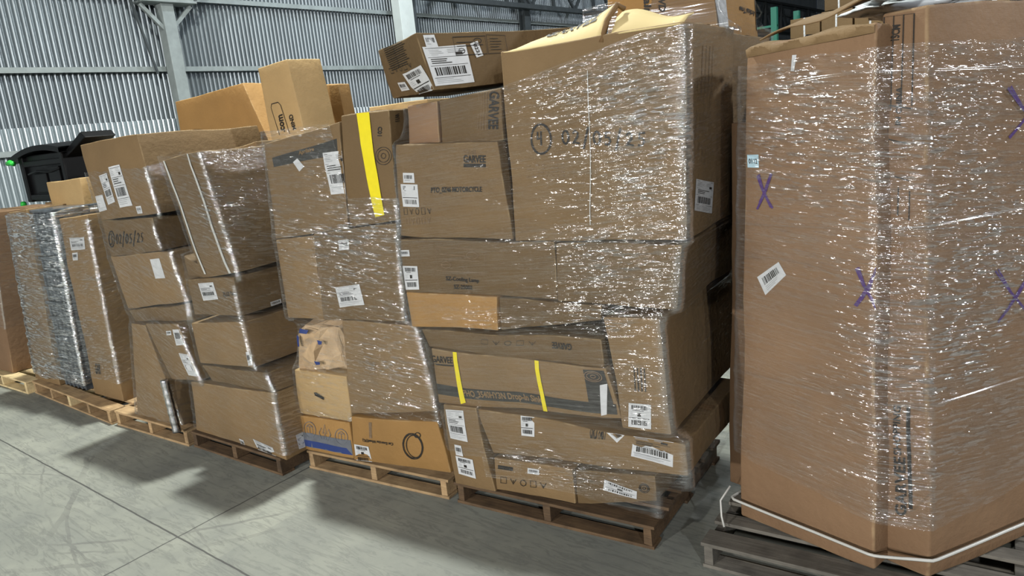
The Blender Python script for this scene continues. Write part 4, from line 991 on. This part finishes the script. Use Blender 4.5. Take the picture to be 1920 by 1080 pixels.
for s_, t_ in tv:
    f = .36 + .52 * s_; b = a0.lerp(a1, f); hg = .01 + .125 * f + .012 * math.sin(f * 7); w_ = .85 - .45 * t_
    V.append((b.x, b.y + .16 * w_, b.z + hg * (w_ * 1.4 if w_ < .5 else .7 + (w_ - .5) * .6) + .006))
link('printed_text', V, tf, 'print', root)
mb = MB(); c0 = C.S('front', .61, 1); mb.tube([c0 + Vector((-.02, .0, -.03)), c0 + Vector((.0, .03, .06)), c0 + Vector((.03, .07, .12)), c0 + Vector((.05, .1, .10))], .012, 6); mb.build('torn_edge', 'kraft_inner', root, True)
p, _c = crumple('crumpled_paper', [(.0, .16), (.14, .14), (.12, .0), (.01, .0)], 0, .12, 'crumpled_paper', .03, 'S4', 77)
p.location = to_world('S4', (.86, .85, 2.62)); tag(p, 'crumpled brown paper ball beside the topmost artificial tree box', 'paper')
# loose film tails and small folds
mb = MB(); q0 = Vector(to_world('S5', (-.02, -.04, .30))); mb.tube([q0, q0 + Vector((-.03, -.05, -.06)), q0 + Vector((-.02, -.07, -.13)), q0 + Vector((.0, -.09, -.172))], .005, 5)
o = mb.build('loose_cord', 'strap', None, True); tag(o, 'loose white cord end hanging onto the grey weathered pallet', 'cord')

# hidden carriers of the boxes that rise behind the row
def tower(stk, u0, u1, v0, v1, z1, label, mat='kraft'):
    C = Carton([(u0, z1), (u1, z1), (u1, .002), (u0, .002)], v0, v1 - v0, 0, abs(u0) * 9 + 3); C.base.z -= 0
    V, F = C.mesh(); o0, a = place(stk); o = link('cardboard_box', V, F, mat, smooth=True, loc=to_world(stk, C.base) - Vector((0, 0, .13)), rz=a); tag(o, label, 'box'); return o
tower('S2b', -1.3, 0.0, 1.15, 1.65, 1.96 + .13, 'plain carton carrying the open-faced orange brown box')
tower('S2b', .2, .64, .93, 1.28, 2.13 + .13, 'plain carton carrying the .com box')
tower('S2b', .08, .36, 1.58, 2.02, 2.22 + .13, 'plain carton carrying the small box beside the .com box')
tower('S3', .1, .62, .95, 1.4, 2.30 + .13, 'pale carton top glimpsed between the yellow-taped box and the tilted long box', 'kraft_light')
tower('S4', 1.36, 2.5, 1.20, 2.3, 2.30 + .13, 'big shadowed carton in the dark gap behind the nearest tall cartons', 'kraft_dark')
tower('S1', -1.75, -.2, .97, 1.5, 1.74 + .13, 'wide carton carrying the black plastic shell')
tower('S1', -.19, .06, .40, .74, 1.66 + .13, 'carton carrying the open pale box')

# ------------------------------------------------------------ the hall
o = link('floor', [(-14, -16, 0), (22, -16, 0), (22, 46, 0), (-14, 46, 0)], [[0, 1, 2, 3]], 'concrete'); struct(o)
def corrugated(name, x, y0, y1, z0, z1, mat, pitch=.088, amp=.036):
    V = []; F = []; n = int((y1 - y0) / pitch * 6)
    for i in range(n + 1):
        y = y0 + (y1 - y0) * i / n; ph = (y / pitch) % 1; k = math.sin(2 * math.pi * ph); k = max(-1, min(1, k * 1.35))
        for z in (z0, z1): V.append((x + amp * k, y, z))
    for i in range(n): F.append([2 * i, 2 * i + 2, 2 * i + 3, 2 * i + 1])
    o = link(name, V, F, mat, smooth=True); struct(o); return o
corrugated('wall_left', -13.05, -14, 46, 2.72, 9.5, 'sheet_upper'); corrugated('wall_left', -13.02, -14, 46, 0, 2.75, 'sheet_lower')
V = []; F = []; n = 2400
for i in range(n + 1):
    x = -13 + 35 * i / n; k = max(-1, min(1, 1.35 * math.sin(2 * math.pi * x / .088)))
    for z in (0, 9.5): V.append((x, 46 + .018 * k, z))
for i in range(n): F.append([2 * i, 2 * i + 2, 2 * i + 3, 2 * i + 1])
struct(link('wall_back', V, F, 'sheet_upper', smooth=True))
o = link('ceiling', [(-14, -16, 9.6), (22, -16, 9.6), (22, 46, 9.6), (-14, 46, 9.6)], [[0, 3, 2, 1]], 'sheet_upper'); struct(o)
for z in (1.15, 2.38, 3.60, 4.80, 6.0, 7.2, 8.4):
    mb = MB(); mb.box(-12.98, -12.90, -14, 46, z - .03, z + .035); mb.box(-12.90, -12.885, -14, 46, z - .05, z - .02); struct(mb.build('trim_girt', 'steel_paint'))
def column(y, w_, mat, x=-12.78, z1=9.5, name='column'):
    mb = MB(); mb.box(x - .10, x - .08, y - w_ / 2, y + w_ / 2, 0, z1); mb.box(x + .08, x + .10, y - w_ / 2, y + w_ / 2, 0, z1); mb.box(x - .08, x + .08, y - .012, y + .012, 0, z1); return struct(mb.build(name, mat))
mb = MB(); y = 7.05; mb.box(-12.82, -12.60, y - .11, y + .11, 0, 4.64); struct(mb.build('column', 'steel_paint', bevel=.006))
mb = MB(); mb.box(-12.86, -12.5, y - .46, y + .50, 4.64, 4.68); mb.box(-12.80, -12.56, y - .44, y + .48, 4.68, 5.2); struct(mb.build('column_head', 'steel_paint', bevel=.006))
mb = MB(); mb.bar((-12.68, y - .44, 4.62), (-12.68, y - .08, 4.22), .06); mb.bar((-12.68, y + .46, 4.62), (-12.68, y + .08, 4.26), .06); struct(mb.build('column_brace', 'steel_paint'))
mb = MB(); mb.bar((-12.72, y - .56, 4.7), (-12.78, y - .30, 3.5), .035); mb.bar((-12.6, y - .5, 4.66), (-12.5, y - 1.0, 5.3), .05); mb.bar((-12.6, y + .5, 4.70), (-12.5, y + 1.1, 5.35), .06); struct(mb.build('column_brace', 'dark_steel'))
mb = MB(); y = 12.42; mb.box(-12.45, -12.20, y - .26, y + .16, 0, 9.5); struct(mb.build('column', 'white_paint', bevel=.008))
column(13.05, .2, 'dark_steel'); column(17.55, .26, 'dark_steel'); column(22.6, .26, 'dark_steel'); column(27.8, .26, 'dark_steel'); column(33, .26, 'dark_steel'); column(2.0, .22, 'steel_paint'); column(-4, .22, 'steel_paint')
mb = MB(); mb.box(-12.65, -12.45, 13.1, 46, 5.07, 5.19); mb.box(-12.65, -12.45, 13.1, 46, 6.35, 6.45)
for i in range(14):
    y = 13.2 + i * 2.2; mb.bar((-12.55, y, 5.15), (-12.55, y + 1.1, 6.4), .07); mb.bar((-12.55, y + 2.2, 5.15), (-12.55, y + 1.1, 6.4), .07); mb.bar((-12.55, y + 1.1, 5.15), (-12.55, y + 1.1, 6.4), .09)
struct(mb.build('roof_truss', 'dark_steel'))

# storage rack with cartons far behind, and what stands on it
rk = empty('storage_rack', (-3.5, 11, 0)); tag(rk, 'green steel storage rack holding brown cartons far behind', 'rack')
for x in (-.18, 3.2):
    for yy in (0, 1.0): mb = MB(); mb.box(x - .04, x + .04, yy - .035, yy + .035, 0, 3.30 if x < 0 else 3.2); mb.build('upright', 'rack_green', rk)
    mb = MB(); 
    for k_ in range(5): mb.bar((x, 0, .2 + k_ * .62), (x, 1.0, .2 + k_ * .62 + .5 * (1 if k_ % 2 else -.3)), .03)
    mb.build('brace', 'rack_green', rk)
for z in (1.3, 2.42):
    for yy in (0, 1.0): mb = MB(); mb.box(-.18, 3.2, yy - .025, yy + .025, z, z + .11); mb.build('beam', 'rack_green', rk)
mb = MB(); mb.box(-.14, 3.16, 0, 1.0, 2.531, 2.55); mb.build('shelf', 'wood', rk); mb = MB(); mb.bar((-.5, 0, 2.95), (-.14, 0, 2.45), .03); mb.bar((-.5, 0, 3.05), (-.14, 0, 3.05), .03); mb.build('brace', 'rack_green', rk)
Q = [('kraft_dark', 'lower'), ('kraft', 'upper')]
def rc(x0, x1, z0, z1, mat, lab, lbl=True, name='cardboard_box'):
    C = Carton([(x0, z1), (x1, z1), (x1, z0), (x0, z0)], 0, .8, 0, x0 * 3 + z0, .004, .004); V, F = C.mesh(); o = link(name, V, F, mat, smooth=True, loc=Vector((-3.5, 11.05, 0)) + C.base); tag(o, lab, 'box', 'cartons on the far rack')
    if lbl: decal(C, o, 'front', 'L', [(.62, .55), (.85, .55), (.85, .3), (.62, .3)], 'blank')
    decal(C, o, 'front', 'S', [(.46, 1), (.52, 1), (.52, 0), (.46, 0)], 'whitetape')
xs = [0.0, .42, .84, 1.26, 1.68, 2.10, 2.52]
for i in range(6):
    rc(xs[i], xs[i + 1] - .01, 2.552, 2.84, 'kraft_dark', 'brown carton in the lower row on the far rack, %s from its left end' % ['first', 'second', 'third', 'fourth', 'fifth', 'sixth'][i])
    if i != 0 or True: rc(xs[i] + .02, xs[i + 1] - .005, 2.845, 3.10 + (.03 if i % 2 else 0), 'kraft', 'brown carton in the middle row on the far rack, %s from its left end' % ['first', 'second', 'third', 'fourth', 'fifth', 'sixth'][i], i > 2)
for i in range(1, 6): rc(xs[i] + .06, xs[i + 1] + .02, 3.14, 3.36, 'kraft_dark', 'brown carton in the top row on the far rack, %s from its left end' % ['', 'first', 'second', 'third', 'fourth', 'fifth'][i], i > 2)
mb = MB(); mb.tube([(0, 0, 0), (.15, 0, .02), (.28, 0, .10), (.34, .02, .22)], .03, 8); mb.tube([(.34, -.1, .22), (.34, .12, .23)], .035, 8); mb.box(-.05, .06, -.08, .08, -.05, .04)
o = mb.build('handle_bar', 'black_plastic', None, True, loc=(-3.52, 10.9, 2.60)); tag(o, 'black curved handle in front of the green rack upright', 'handle')
